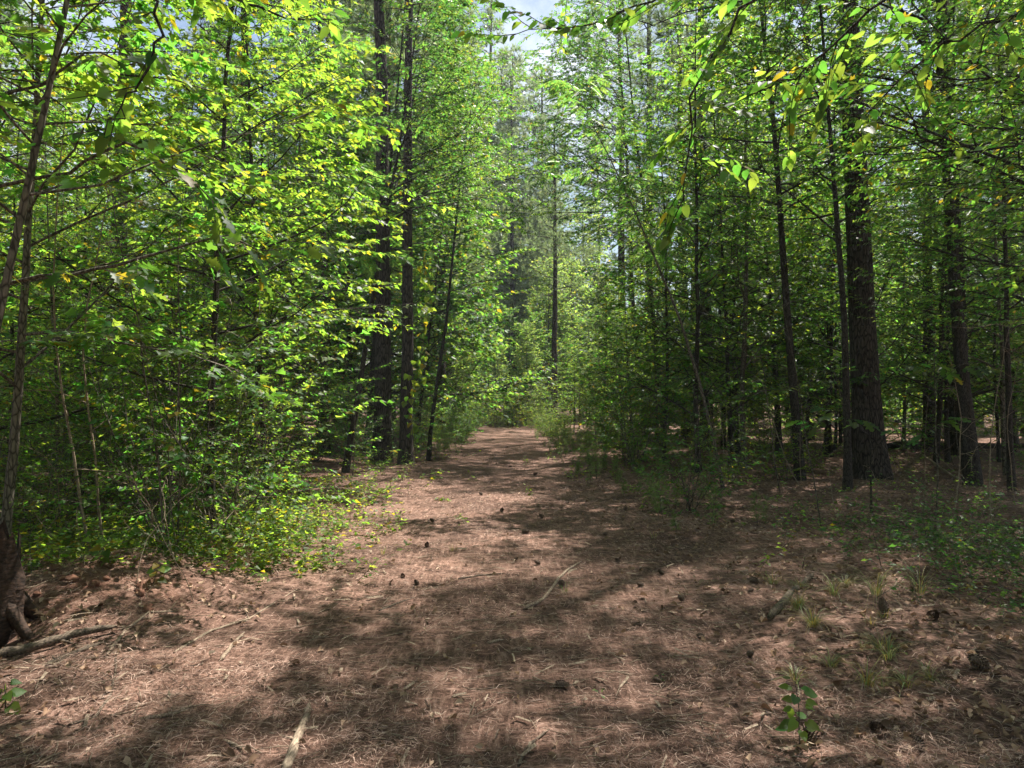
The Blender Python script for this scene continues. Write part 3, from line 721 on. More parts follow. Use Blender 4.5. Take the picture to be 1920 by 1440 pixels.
near('broadleaf_tree', 'dark fine-leaved tree arching its crown over the trail in front of the paired pines', 518, -3.5, 15.6, 10.0, .07, .5, 44, 3.1, T_OVATE, M_DARK, M_DBARK, .10, (1.7, -.3), 0, az0=.1)
near('broadleaf_tree', 'dark fine-leaved tree arching over the trail from the right at mid distance', 519, 4.6, 22.5, 14.0, .09, .45, 46, 3.8, T_OVATE, M_DARK, M_DBARK, .12, (-1.2, -.3), 0, az0=pi)
near('broadleaf_tree', 'dense dark-leaved tree right of the trail, leafy from near the ground', 520, 5.0, 17.0, 9.5, .06, .12, 46, 2.5, T_OVATE, M_OAKL, M_DBARK, .11, (-.3, 0))
for k, (x, y, sc, m) in enumerate([(7.2, 15.8, 1.1, 3), (9.6, 15.5, 1.1, 5), (6.2, 20.5, 1.2, 3), (8.4, 20, 1.1, 5), (10.8, 18.5, 1.2, 3), (12.4, 21, 1.2, 5), (6.8, 24, 1.2, 5), (9.3, 24.5, 1.3, 3), (11.5, 14.5, 1., 3), (13.8, 17.5, 1.2, 5), (14.5, 24, 1.3, 3)]):
    place('leafy_sapling', f'dark tall sapling shaded behind the right pines, {where(x, y)}', 'sapling', MID[m], (x, y, gz(x, y)), k * 1.7, 'dark saplings behind the right-hand pines', sc)
for k, (x, y, sc) in enumerate([(-.9, 42.5, .8), (.5, 43.5, .9), (-1.9, 40, .7), (1.2, 41.5, .8), (-.2, 45, 1.2), (-1.3, 44, 1.2), (1.6, 44.5, 1.3), (.6, 46, 1.4), (2.4, 43, 1.1), (-.6, 47, 1.5), (-2.4, 35, .6), (-2.0, 29, .55), (-2.1, 24, .5), (-2.0, 20, .5)]):
    place2('brush', f'low green brush crowding the far trail, {where(x, y)}', 'shrub', BRUSH[k % 3], (x, y, gz(x, y)), k * 2.6, 'brush closing the far trail', sc)
near('broadleaf_tree', 'tall fine-leaved tree arching over the trail behind the paired pines', 522, -4.3, 22.0, 15.0, .09, .45, 40, 3.8, T_OVATE, M_DARK, M_DBARK, .13, (1.6, -.3), 0, az0=0.)
near('broadleaf_tree', 'tall fine-leaved tree arching over the trail before the bare pine', 523, 5.2, 28.5, 18.0, .10, .5, 38, 4.2, T_OVATE, M_DARK, M_DBARK, .14, (-1.2, 0), 0, az0=pi)
# ---- trees closing the far end of the trail
for k, (x, y, sc, kind) in enumerate([(-2.9, 33, .62, 1), (-.6, 57, .62, 0), (1.5, 49, .55, 2), (-2.4, 50, .7, 4), (2.9, 54, .8, 1), (-3.4, 41, .75, 0), (.6, 66, .9, 3), (-1.8, 72, 1., 4), (2.2, 74, 1., 0), (4.7, 56, 1.0, 1), (6.0, 64, 1.2, 3), (3.6, 70, 1.3, 2), (5.2, 50, .7, 0), (-4.2, 29, 1.15, 4), (-3.4, 37, 1.2, 2), (-1.0, 48, .5, 1), (.9, 47, .42, 3), (-.2, 52, .6, 2), (-5.2, 24, 1.0, 0)]):
    place('broadleaf_tree', f'leafy tree closing the far trail, {where(x, y)}', 'tree', BACK[kind], (x, y, gz(x, y)), k * 2.1, 'leafy trees around the far end of the trail', sc)
for k, (x, y, sc) in enumerate([(-3.0, 47, .85), (-.4, 63, 1.), (1.6, 69, 1.05), (-2.2, 60, .95), (3.4, 61, 1.0), (7.3, 31, .9), (-3.0, 31, .95), (-3.5, 39, 1.1), (-4.4, 26.5, 1.05), (.3, 58, 1.1), (.1, 63.5, 1.5), (-2.4, 66, 1.5), (2.6, 67, 1.5)]):
    place('pine_tree', f'low-branched pine over the far trail, {where(x, y)}', 'tree', PINES[(1, 3)[k % 2]], (x, y, gz(x, y)), k * 1.7, 'low-branched pines over the far end of the trail', sc)
# trees behind the photographer, which close off the sky there
for k, (x, y) in enumerate([(-5, -5), (4.5, -4.5), (-1, -9), (8, -8), (-10, -7), (3, -14), (-5, -15), (-9, 0.5), (9.5, 1)]):
    place('broadleaf_tree', 'broadleaf tree standing behind the viewpoint', 'tree', BACK[k % 5], (x, y, gz(x, y)), k, 'trees behind the viewpoint', .9)

# ---------------------------------------------------------------- leaves large enough to pick apart: one object each
def leaf_parts(parent, LV, tmpl, mat, nmesh=1):
    me = bpy.data.meshes.new('leaf'); fill(me, tmpl[0], tmpl[1]); me.materials.append(mat)
    from mathutils import Matrix
    p, d, u, sz = LV.arrays(); d = norm(d); x = norm(np.cross(d, u)); z = np.cross(x, d)
    for k in range(len(p)):
        o = link('leaf', me, parent)
        s_ = sz[k]
        o.matrix_local = Matrix(((x[k][0] * s_, d[k][0] * s_, z[k][0] * s_, p[k][0]), (x[k][1] * s_, d[k][1] * s_, z[k][1] * s_, p[k][1]), (x[k][2] * s_, d[k][2] * s_, z[k][2] * s_, p[k][2]), (0, 0, 0, 1)))

def bough_tree(name, label, seed, base, H, r0, bmat, boughs, tmpl, lmat, leaf, lpm, twig=.45, kids=7, tilt=.35, droop=.45, lean=(0, 0)):
    """tree whose big leaves are single parts; boughs are polylines in world space"""
    rng = np.random.default_rng(seed); x, y = base; z0 = gz(x, y); off = np.array([x, y, z0])
    t = thing(name, label, 'tree', (x, y, z0)); A = Acc(); path = trunk_path(rng, H, lean, 10, .02); trunk_tube(A, path, r0, r0 * .3, 8, .3, rings=14)
    link('trunk', A.mesh('trunk', bmat, True), t)
    for pts, r in boughs:
        LV = Leaves(); B = Acc(); pts = np.array(pts, float) - off
        fine, _ = along(pts, np.linspace(0, 1, 3 * len(pts))); fine[1:-1] += rng.normal(size=(len(fine) - 2, 3)) * .015
        tube(B, fine, np.linspace(r, .003, len(fine)), 6)
        ts = np.linspace(.25, .98, kids); bp, bd = along(fine, ts)
        for a in range(kids):
            s_ = norm(np.array([-bd[a][1], bd[a][0], 0.])) * (1 if a % 2 else -1)
            tw = wander(rng, bp[a], bd[a] * .5 + s_ * rng.uniform(.5, 1) + rng.normal(size=3) * .3, twig * rng.uniform(.5, 1.2), 4, .15, -.05)
            tube(B, tw, np.linspace(.004, .0015, 5), 3)
            put_leaves(rng, LV, tw, max(3, int(lpm * twig)), leaf, .15, tilt, droop)
        put_leaves(rng, LV, fine[len(fine) // 2:], 5, leaf, .1, tilt, droop)
        leaf_parts(link('bough', B.mesh('bough', bmat, True), t), LV, tmpl, lmat)
    return t
def W3(px, py, d): return ((px - 960) / FPX * d, d, CAM_H + (HOR - py) / FPX * d)      # a place seen at distance d

bough_tree('broadleaf_tree', 'tree outside the picture whose drooping dark bough hangs at the upper right of the trail', 601, (3.6, 2.4), 5.2, .06, M_DBARK,
    [([(3.6, 2.4, 4.4), W3(1560, -120, 3.8), W3(1400, 10, 3.9), W3(1312, 150, 4.0), W3(1290, 260, 4.05), W3(1285, 380, 4.1)], .011),
     ([(3.6, 2.4, 4.6), W3(1500, -160, 4.2), W3(1230, -10, 4.6), W3(1090, 40, 4.9), W3(960, 60, 5.1)], .010),
     ([(3.6, 2.4, 4.0), W3(1700, -40, 3.6), W3(1540, 100, 3.8), W3(1450, 160, 4.0)], .010),
     ([(3.6, 2.4, 3.9), W3(1900, 20, 3.6), W3(1760, 80, 3.9), W3(1620, 220, 4.2)], .010)], T_OVATE_FINE, M_OAKL, .085, 26, .5, 12)
bough_tree('oak_sapling', 'oak sapling at the left edge with large bright lobed leaves', 602, (-3.75, 4.6), 3.6, .03, M_GBARK,
    [([(-3.75, 4.6, 2.2), W3(120, 520, 4.6), W3(260, 480, 4.4), W3(420, 440, 4.5), W3(500, 470, 4.5)], .014),
     ([(-3.75, 4.6, 2.9), W3(110, 330, 4.5), W3(230, 270, 4.3), W3(330, 310, 4.3), W3(400, 380, 4.3)], .014),
     ([(-3.75, 4.6, 3.3), W3(60, 160, 4.4), W3(160, 90, 4.3), W3(280, 120, 4.4)], .013)], T_OAK, M_GUM, .14, 22, .4, 7, .5, .45, (.3, 0))
x0, y0 = P(1590, 925)
bough_tree('oak_sapling', 'oak sapling with dull blue-green lobed leaves low before the thickest pine', 603, (5.0, 10.4), 1.9, .016, M_DBARK,
    [([(5.0, 10.4, 1.1), W3(1600, 790, 10.2), W3(1560, 770, 10.0), W3(1530, 800, 9.8)], .008),
     ([(5.0, 10.4, 1.3), W3(1640, 690, 10.2), W3(1720, 680, 10.0), W3(1810, 690, 9.9)], .008),
     ([(5.0, 10.4, .9), W3(1690, 800, 10.3), W3(1740, 810, 10.2), W3(1760, 790, 10.2)], .008)], T_OAK, M_DARK, .19, 16, .4, 5, .3, .3)
bough_tree('broadleaf_tree', 'tree outside the picture whose dark bough dips into the top left', 604, (-3.2, 2.2), 5.4, .05, M_DBARK,
    [([(-3.2, 2.2, 4.6), W3(150, -120, 3.5), W3(295, -10, 3.6), W3(285, 80, 3.6), W3(262, 150, 3.6), W3(235, 190, 3.6), W3(190, 250, 3.6)], .011),
     ([(-3.2, 2.2, 4.7), W3(300, -150, 3.8), W3(420, -20, 4.0), W3(520, 30, 4.3), W3(620, 30, 4.6)], .015)], T_OVATE_FINE, M_OAKL, .10, 14, .4, 6)

# vine on the paired pines
def vine(label, seed, pts, n, leaf):
    rng = np.random.default_rng(seed); pts = np.array(pts, float); base = pts[0].copy(); fine, _ = along(pts - base, np.linspace(0, 1, 24)); fine[1:] += rng.normal(size=(23, 3)) * .03
    t = thing('climbing_vine', label, 'vine', tuple(base)); B = Acc(); tube(B, fine, np.linspace(.008, .002, 24), 4); link('stem', B.mesh('stem', M_GBARK), t)
    LV = Leaves(); tt = rng.uniform(.1, 1, n); p, d = along(fine, tt); dd = rng.normal(size=(n, 3)); dd[:, 2] = -np.abs(dd[:, 2]) - .6
    p = p + rng.normal(size=(n, 3)) * .10
    LV.add(p, norm(dd), norm(np.array([0, -.6, .5]) + rng.normal(size=(n, 3)) * .4), leaf * rng.uniform(.7, 1.2, n)); leaf_parts(t, LV, T_HEART, M_VINE)
vx, vy = P(775, 880)
vine('vine of yellow-green heart-shaped leaves hanging beside the paired pine trunks', 610, [(vx, vy, 0), (vx, vy, 1.8), (vx + .25, vy - .2, 2.6), (vx + .33, vy - .2, 4.0), (vx + .3, vy - .2, 5.0)], 110, .15)

# ---------------------------------------------------------------- bare stems and brambles
def bare(seed, H, r, nb):
    rng = np.random.default_rng(seed); B = Acc(); path = wander(rng, [0, 0, -.04], [rng.normal() * .15, rng.normal() * .1, 1], H, 9, .07, .02)
    tube(B, path, np.linspace(r, .002, 10), 5)
    for k in range(nb):
        p, d = along(path, np.array([rng.uniform(.25, 1)])); a = rng.uniform(0, 6.3)
        tw = wander(rng, p[0], [cos(a), sin(a), rng.uniform(-.2, .9)], H * rng.uniform(.1, .35), 5, .2, .02)
        tube(B, tw, np.linspace(r * .4, .0015, 6), 3)
        if rng.uniform() < .6:
            tube(B, wander(rng, tw[3], [cos(a + 1), sin(a + 1), .2], H * .1, 3, .2), np.linspace(r * .25, .001, 4), 3)
    return B.mesh('stem', M_GBARK if seed % 2 else M_STICK, True)
BARE = [bare(700 + k, 2.0 + .5 * k, .009 + .001 * k, 9) for k in range(6)]
rng = np.random.default_rng(91); n = 0
while n < 70:
    y = rng.uniform(5.8, 20); x = rng.uniform(-1, 1) * y * .72
    if -2.3 - .04 * y < x < 3.2 + .05 * y: continue
    if x > 0 and y < 8.5: continue
    side = 'left' if x < 0 else 'right'
    o = link('bare_sapling', BARE[n % 6]); o.location = (x, y, gz(x, y)); o.rotation_euler = (rng.normal() * .15, rng.normal() * .15, rng.uniform(0, 6.3)); s_ = rng.uniform(.6, 1.3); o.scale = (s_,) * 3
    tag(o, f'thin leafless stem in the {side} thicket, {where(x, y)}', 'sapling', f'leafless stems {side} of the trail'); n += 1

def cane(seed, L):
    rng = np.random.default_rng(seed); B = Acc(); n = 10; a = rng.uniform(-.4, .4); t = np.linspace(0, 1, n + 1); arch = rng.uniform(.35, .8)
    pts = np.stack([L * arch * t ** 1.4, L * .25 * np.sin(t * 2 + a), L * (t * 1.0 - arch * .75 * t * t) - .03], 1) + np.cumsum(rng.normal(size=(n + 1, 3)) * .012 * L, 0); pts -= pts[0] + [0, 0, .03]
    tube(B, pts, np.linspace(.0065, .002, n + 1), 5)
    for k in range(6):
        p, d = along(pts, np.array([rng.uniform(.25, .95)])); tw = wander(rng, p[0], d[0] * .6 + rng.normal(size=3) * .6, L * rng.uniform(.08, .25), 4, .2); tube(B, tw, np.linspace(.003, .001, 5), 3)
    return B.mesh('dead_cane', M_STICK, True)
CANES = [cane(750 + k, 1.2 + .25 * k) for k in range(5)]
rng = np.random.default_rng(95); n = 0
while n < 34:
    if n < 26: y = rng.uniform(5.6, 9.5); x = rng.uniform(-.7 * y, -2.35)
    else: y = rng.uniform(9.5, 14); x = rng.uniform(4.2, .66 * y)
    side = 'left' if x < 0 else 'right'
    o = link('dead_cane', CANES[n % 5]); o.location = (x, y, gz(x, y)); o.rotation_euler = (rng.normal() * .1, rng.normal() * .1, rng.uniform(0, 6.3)); s_ = rng.uniform(.5, 1.05); o.scale = (s_,) * 3
    tag(o, f'pale dead cane arching from undergrowth, {where(x, y)}', 'cane', f'dead canes {side} of the trail'); n += 1

# ---------------------------------------------------------------- low plants
def seedling_pine(seed, H):
    rng = np.random.default_rng(seed); B = Acc(); LV = Leaves(); st = wander(rng, [0, 0, -.02], [rng.normal() * .1, rng.normal() * .1, 1], H, 5, .08)
    tube(B, st, np.linspace(.006, .003, 6), 4)
    k = int(10 + H * 26); p, d = along(st, np.linspace(.15, 1, k)); a = rng.uniform(0, 6.3, k)
    dd = np.stack([np.cos(a), np.sin(a), rng.uniform(.2, 1.1, k)], 1); dd[-3:] = [0, 0, 1]
    off = norm(dd) * rng.uniform(0, .16, (k, 1)) * H
    for q in range(k): tube(B, np.array([p[q], p[q] + off[q] * .6, p[q] + off[q]]), [.003, .002, .0015], 3)
    LV.add(p + off, norm(dd), norm(rng.normal(size=(k, 3))), rng.uniform(.10, .17, k))
    return B.mesh('stem', M_GBARK), LV.mesh('needles', M_GRASSY, T_TUFT_NEAR, rng)
M_GRASSY = leaf_mat('seedling_needles', (.10, .16, .05), (.32, .46, .12), fac=.4, yellow=.03)
SEED_P = [seedling_pine(800 + k, (.3, .45, .6, .8, .95)[k]) for k in range(5)]
rng = np.random.default_rng(93); n = 0
while n < 120:
    y = 8.6 + 27 * rng.uniform() ** 1.2; e = 1.5 if y < 13 else 1.25
    x = trail_x(y) + e + abs(rng.normal()) * (.5 + .05 * y)
    if y < 15 and rng.uniform() < .62: continue
    sc = rng.uniform(.4, .95) * (.75 if y < 15 else 1)
    if x < trail_x(y) + e + .25: sc *= .6
    place2('pine_seedling', f'feathery pine seedling on the right trail edge, {where(x, y)}', 'seedling', SEED_P[n % 5], (x, y, gz(x, y)), rng.uniform(0, 6.3), 'pine seedlings along the right trail edge', sc, ('stem', 'needles')); n += 1
n = 0
while n < 40:
    y = rng.uniform(20, 38); x = trail_x(y) - 1.35 - abs(rng.normal()) * .6
    place2('pine_seedling', f'feathery pine seedling on the left trail edge, {where(x, y)}', 'seedling', SEED_P[n % 5], (x, y, gz(x, y)), rng.uniform(0, 6.3), 'pine seedlings along the left trail edge', rng.uniform(.5, 1.), ('stem', 'needles')); n += 1

def ground_cover(name, label, seed, n, centre, leaf, tmpl, mat, zmax):
    rng = np.random.default_rng(seed); P_, D_, U_, S_ = [], [], [], []; B = Acc()
    for (cx, cy, rx, ry, w) in centre:
        m = int(n * w); cl = max(4, m // 26)
        for c in range(cl):
            x = cx + rng.normal() * rx; y = cy + rng.normal() * ry; z = gz(x, y); H = rng.uniform(.1, zmax); a = rng.uniform(0, 6.3)
            st = wander(rng, [x, y, z - .01], [cos(a) * .9, sin(a) * .9, .9], H * 2.2, 5, .22, -.1); tube(B, st, np.linspace(.003, .001, 6), 3)
            k = 26; p, d = along(st, rng.uniform(.1, 1, k)); aa = rng.uniform(0, 6.3, k)
            P_.append(p + rng.normal(size=(k, 3)) * .03); D_.append(np.stack([np.cos(aa), np.sin(aa), rng.uniform(-.4, .3, k)], 1)); U_.append(UP + rng.normal(size=(k, 3)) * .4); S_.append(leaf * rng.uniform(.5, 1.25, k))
    p = np.concatenate(P_); g = ground_h(p[:, 0], p[:, 1]); p[:, 2] = np.maximum(p[:, 2], g + .015)
    t = link(name, blades(name, mat, tmpl, p, np.concatenate(D_), norm(np.concatenate(U_)), np.concatenate(S_)))
    tag(t, label, 'plants', kind='stuff')
    s_ = link('stems', B.mesh('stems', M_GBARK), t); s_['kind'] = 'stuff'
ground_cover('undergrowth', 'low yellow-green vines creeping over the ground left of the trail', 901, 15000, [(-3.6, 7.2, .8, .7, .3), (-2.7, 8.6, .5, .8, .22), (-4.6, 8.0, .9, 1.0, .28), (-3.1, 11, .6, 1.6, .2), (-2.3, 7.0, .25, .3, .05)], .06, T_HEART_FAR, M_VINE, .3)
ground_cover('undergrowth', 'dark leafy ground plants creeping in from the right edge', 902, 9000, [(4.4, 6.8, .6, .9, .4), (4.2, 5.5, .5, .6, .2), (5.2, 7.8, .8, 1.0, .4)], .055, T_OVATE, M_DARK, .5)
ground_cover('undergrowth', 'thin green weeds scattered under the trees on both sides', 903, 9000, [(6, 14, 3, 3, .2), (-8, 15, 3, 4, .3), (9, 20, 4, 4, .2), (-3.0, 17, .6, 3, .15), (3.3, 17, .8, 4, .15)], .07, T_ELLIP, M_ELM, .35)

# ---------------------------------------------------------------- foreground: cones, sticks, stump, log, tufts, seedlings
def cone_mesh(seed, closed=False):
    rng = np.random.default_rng(seed); A = Acc(); n = 110
    core_t = np.linspace(0, 1, 6); tube(A, np.stack([np.zeros(6), np.zeros(6), core_t * .09], 1), .012 + .014 * np.sin(core_t * pi * .9 + .3), 7, True)
    for k in range(n):
        t = (k + .5) / n; a = k * 2.39996; r = .012 + .026 * np.sin(min(1, t * 1.1 + .14) * pi) ** .8
        z = .004 + .088 * t; out = np.array([cos(a), sin(a), .15 + .9 * t ** 1.5]); out = norm(out); s = np.array([-sin(a), cos(a), 0]); up = np.cross(out, s) * -1
        L = .006 + r * .62; p = np.array([cos(a) * .008, sin(a) * .008, z]); w = .0075 * (1 - .45 * t)
        tip = p + out * L
        V = np.array([p - s * w * .4, p + s * w * .4, tip + s * w, tip - s * w, tip + out * .003 + up * .004, tip - up * .0035])
        A.add(V, np.array([[0, 1, 2], [0, 2, 3], [3, 2, 4], [2, 3, 5], [0, 3, 5], [1, 5, 2]]))
    return A.mesh('pine_cone', M_CONE)
CONES = [cone_mesh(1), cone_mesh(2), cone_mesh(3)]
cones = [(1040, 1290, 27, 'pine cone lying alone in the shade at the bottom middle'), (1237, 1278, 15, 'small pine cone with a tiny green sprout beside it'),
 (1655, 1185, 28, 'upright pine cone below the grass tuft at right'), (1738, 1190, 27, 'pine cone lying right of the upright cone below the grass tuft'),
 (1648, 1388, 36, 'large pine cone at the bottom right, left of a smaller one'), (1525, 1405, 38, 'large pine cone at the foot of the leafy seedling'),
 (1722, 1418, 30, 'pine cone lowest at the bottom right'), (1840, 1280, 42, 'shaded pine cone near the right edge'), (1315, 1195, 17, 'pine cone left of the bark stick at right'),
 (1418, 1107, 19, 'pine cone at the upper left of the sunlit bark stick'), (1278, 1130, 15, None), (1052, 1092, 16, 'pine cone touching the pale curved twig mid-trail'),
 (980, 998, 14, None), (1018, 972, 10, None), (815, 980, 10, None), (800, 1023, 11, None), (757, 1080, 11, None), (785, 1093, 12, None), (1160, 1053, 12, None),
 (1228, 1030, 11, None), (1205, 1100, 14, None), (1243, 1078, 13, None), (1375, 980, 10, None), (1000, 890, 8, None), (1105, 885, 8, None), 
 (960, 875, 6, None), (1130, 1000, 9, None), (1012, 1055, 12, None), (905, 930, 8, None), (1200, 1170, 15, None), (1400, 1230, 16, None), (1400, 1130, 12, None), (1060, 945, 8, None), (940, 960, 9, None), (1170, 960, 9, None)]
rng = np.random.default_rng(55)
for k, (px, py, sz, lab) in enumerate(cones):
    x, y = P(px, py); o = link('pine_cone', CONES[k % 3]); s_ = max(.5, min(1.15, sz / FPX * y / .10))
    lay = rng.uniform(.9, 1.5) if k != 2 else .25
    o.rotation_euler = (lay, rng.normal() * .15, rng.uniform(0, 6.3)); o.scale = (s_,) * 3; o.location = (x, y, gz(x, y) + rng.uniform(.010, .024) * s_)
    tag(o, lab or 'dark pine cone lying loose on the straw of the trail', 'pine cone', 'pine cones on the trail')

def stick(label, pix, th, mat, lift=.0, name='fallen_stick', seed=0, zs=None):
    rng = np.random.default_rng(seed + 9); w = [P(*p) for p in pix]; dm = np.mean([q[1] for q in w]); r = th / FPX * dm / 2
    pts = np.array([[q[0], q[1], gz(*q) + r * .45 + (zs[i] if zs else lift)] for i, q in enumerate(w)]); base = pts[0].copy()
    k = 4 * len(pts); f, _ = along(pts - base, np.linspace(0, 1, k)); f[1:-1] += rng.normal(size=(k - 2, 3)) * r * .12
    rad = r * (1 - .35 * np.linspace(0, 1, k)) * (1 + rng.normal(size=k) * .05)
    A = Acc(); rad[-2:] *= [.7, .35]; rad[0] *= .6; tube(A, f, rad, 7, True)
    Ls = np.linalg.norm(f[-1] - f[0])
    for q in range(rng.integers(1, 4) if Ls > .25 else 0):
        j = rng.integers(2, k - 2); dv = norm(f[j + 1] - f[j]); sv = np.array([-dv[1], dv[0], rng.uniform(-.1, .35)]) * (1 if rng.uniform() < .5 else -1)
        tw = wander(rng, f[j], dv * .8 + sv * .7, Ls * rng.uniform(.08, .3), 4, .12, -.03); tube(A, tw, np.linspace(rad[j] * .5, rad[j] * .12 + .0008, 5), 5)
    o = link(name, A.mesh(name, mat, True)); o.location = base; tag(o, label, 'stick' if name == 'fallen_stick' else 'log')
stick('thick pale broken branch pointing away from the camera at the bottom', [(540, 1445), (560, 1385), (578, 1340), (584, 1312)], 19, M_STICK, seed=1)
stick('pale curved twig lying mid-trail beside a pine cone', [(983, 1137), (1015, 1120), (1032, 1100), (1046, 1080), (1066, 1064), (1090, 1052)], 7, M_STICK, seed=2)
stick('bark-covered stick in the sunlit patch at right', [(1440, 1178), (1478, 1140), (1502, 1112), (1522, 1090)], 15, M_LOG, seed=3)
stick('short pale wood splinter left of the middle', [(417, 1238), (440, 1210), (462, 1184)], 8, M_STICK, seed=4)
stick('pale bent stick in the lower left shade', [(270, 1352), (310, 1346), (345, 1335), (368, 1322)], 9, M_STICK, seed=5)
stick('dark curved twig at the bottom centre', [(972, 1432), (985, 1400), (1005, 1382), (1030, 1365)], 7, M_LOG, seed=6)
stick('dark straight twig lying across the middle of the trail', [(860, 1080), (900, 1074), (945, 1070)], 5, M_LOG, seed=7)
stick('dark twig slanting in the shade left of the trail centre', [(712, 1146), (745, 1132), (778, 1119)], 5, M_LOG, seed=8)
stick('long thin pale twig slanting above the weeds at right', [(1570, 955), (1650, 980), (1760, 1015)], 4, M_STICK, .12, seed=9)
stick('thin pale dead branch leaning beside the thickest pine', [(1728, 862), (1760, 890), (1795, 915)], 6, M_STICK, .1, seed=10)
stick('long arching brown twig at the lower left', [(135, 1362), (185, 1350), (215, 1310), (224, 1265), (222, 1240)], 6, M_LOG, seed=11)
stick('short splinter of white wood near the bottom left', [(425, 1385), (445, 1392), (462, 1402)], 7, M_STICK, seed=12)
stick('long thin twig lying along the edge of the left weeds', [(330, 1230), (400, 1185), (470, 1160), (560, 1110)], 5, M_STICK, seed=13)
stick('thin crossing twig beside the log at the left', [(205, 1240), (240, 1200), (285, 1175), (340, 1165)], 6, M_STICK, seed=14)
stick('short flat chip of wood in the centre shade', [(915, 1206), (945, 1199)], 7, M_STICK, seed=15)
stick('grey mossy log lying at the left edge', [(-40, 1250), (60, 1232), (140, 1215), (225, 1203)], 19, M_LOG, .03, 'fallen_log', 16)
stick('pale peeled branch lying under the mossy log at the left', [(95, 1268), (140, 1240), (200, 1218)], 13, M_LOG, 0, 'fallen_log', 17)
stick('long dark fallen trunk in the shade behind the right-hand pines', [(1660, 846), (1780, 842), (1960, 846)], 16, M_DBARK, .05, 'fallen_log', 18)

# rotting stump at the left edge
M_STUMP = wood_mat('rotten_wood', (.012, .009, .007), (.085, .05, .036), 12, 1.0)
def stump():
    rng = np.random.default_rng(31); x, y = -3.66, 5.1; A = Acc(); sides, n = 28, 12
    t = np.linspace(0, 1, n); pts = np.stack([.08 * t, .02 * t, -.3 + .86 * t], 1); tube(A, pts, .30 - .10 * t, sides)
    V = A.V[-1].reshape(n, sides, 3); a = np.arange(sides) * 2 * pi / sides
    prof = 1 + .14 * np.sin(a * 3 + 1) + .08 * np.sin(a * 7) + .06 * np.sin(a * 12 + 2)
    c = pts[:, None]; V[:] = c + (V - c) * prof[None, :, None] * (1 + rng.normal(size=(n, sides, 1)) * .03)
    V[-1, :, 2] += .14 * np.sin(a * 5) + rng.normal(size=sides) * .06; V[-2, :, 2] += .07 * np.sin(a * 5)
    A.V[-1] = V.reshape(-1, 3)
    t_ = thing('rotting_stump', 'dark rotting stump with jagged top at the left edge', 'stump', (x, y, gz(x, y)))
    link('bark_shell', A.mesh('bark_shell', M_STUMP, False), t_)
    B = Acc(); k = 12; rr = np.linspace(0, 1, k); tube(B, np.stack([.06 + 0 * rr, 0 * rr, -.2 + .6 * rr], 1), .19 - .05 * rr, 16, True); link('rotten_core', B.mesh('rotten_core', M_CLAY), t_)
    for q in range(5):
        R = Acc(); a_ = -1.3 + q * .55; tube(R, np.array([[cos(a_) * .25, sin(a_) * .25, .22], [cos(a_) * .42, sin(a_) * .42, .02], [cos(a_) * .72, sin(a_) * .7, -.14]]), [.05, .035, .012], 7); link('root', R.mesh('root', M_STUMP, True), t_)
stump()
# clods of red clay on the little bank
rng = np.random.default_rng(41)
for k in range(9):
    x, y = -2.95 + rng.normal() * .35, 5.55 + rng.normal() * .25; A = Acc(); s_ = rng.uniform(.02, .05)
    th = np.linspace(.15, pi - .15, 6); ph = np.arange(8) * pi / 4
    V = np.stack([np.outer(np.sin(th), np.cos(ph)), np.outer(np.sin(th), np.sin(ph)), np.outer(np.cos(th), np.ones(8)) * .7], -1) * (1 + rng.normal(size=(6, 8, 1)) * .3) * s_
    tube(A, np.stack([0 * th, 0 * th, np.cos(th)], 1), .1, 8, True); A.V[-1] = np.concatenate([V.reshape(-1, 3), [[0, 0, s_ * .7]], [[0, 0, -s_ * .7]]])
    o = link('clay_clod', A.mesh('clay_clod', M_CLAY)); o.location = (x, y, gz(x, y) + s_ * .3); tag(o, 'lump of red clay on the low bank beside the stump', 'clod', 'clay clods on the bank')

# grass tufts
def grass(seed, n, L, arch):
    rng = np.random.default_rng(seed); V, F = [], []
    for k in range(n):
        a = rng.uniform(0, 6.3); d = np.array([cos(a), sin(a), 0]); s = np.array([-sin(a), cos(a), 0]); l = L * rng.uniform(.5, 1.1); w = .0017 * rng.uniform(.7, 1.3); b = d * rng.uniform(0, .04); m = len(V); ar = arch * rng.uniform(.5, 1.3)
        for j in range(6):
            t = j / 5; p = b + d * l * ar * t ** 1.6 + UP * l * (t * 1.1 - ar * .95 * t * t); ww = w * (1 - t ** 2) + .0002
            V += [p - s * ww, p + s * ww]
            if j: q = m + 2 * j; F += [[q - 2, q - 1, q + 1], [q - 2, q + 1, q]]
    me = bpy.data.meshes.new('grass_tuft'); fill(me, np.array(V), np.array(F)); me.materials.append(M_GRASS); return me
GR = [grass(1, 40, .50, 1.0), grass(2, 46, .26, .95), grass(3, 18, .13, .6)]
for px, py, k, lab in [(1640, 1150, 0, 'tuft of long arching grass in the sunlit patch at right'), (1492, 1165, 1, 'short grass tuft under the bark stick at right'), (1560, 1150, 1, 'short grass between the bark stick and the arching tuft'),
                       (1720, 1130, 0, 'thin arching grass at the edge of the right-hand shade'), (1620, 1290, 1, 'flattened grass tuft above the lowest pine cones'), (1520, 1200, 1, 'dry grass patch left of the upright pine cone'),
                       (1058, 1104, 2, 'small green grass sprig beside the curved twig'), (1225, 1010, 2, 'small grass sprig right of the trail centre'), (850, 1030, 2, 'small grass sprig at the left of the sunlit trail'), (720, 1035, 2, 'faint grass sprig on the left side of the trail'), (1660, 1250, 1, 'grass tuft between the two middle pine cones and the seedling')]:
    x, y = P(px, py); o = link('grass_tuft', GR[k]); o.location = (x, y, gz(x, y)); o.rotation_euler = (0, 0, px); tag(o, lab, 'grass', 'grass tufts')
rng = np.random.default_rng(61)
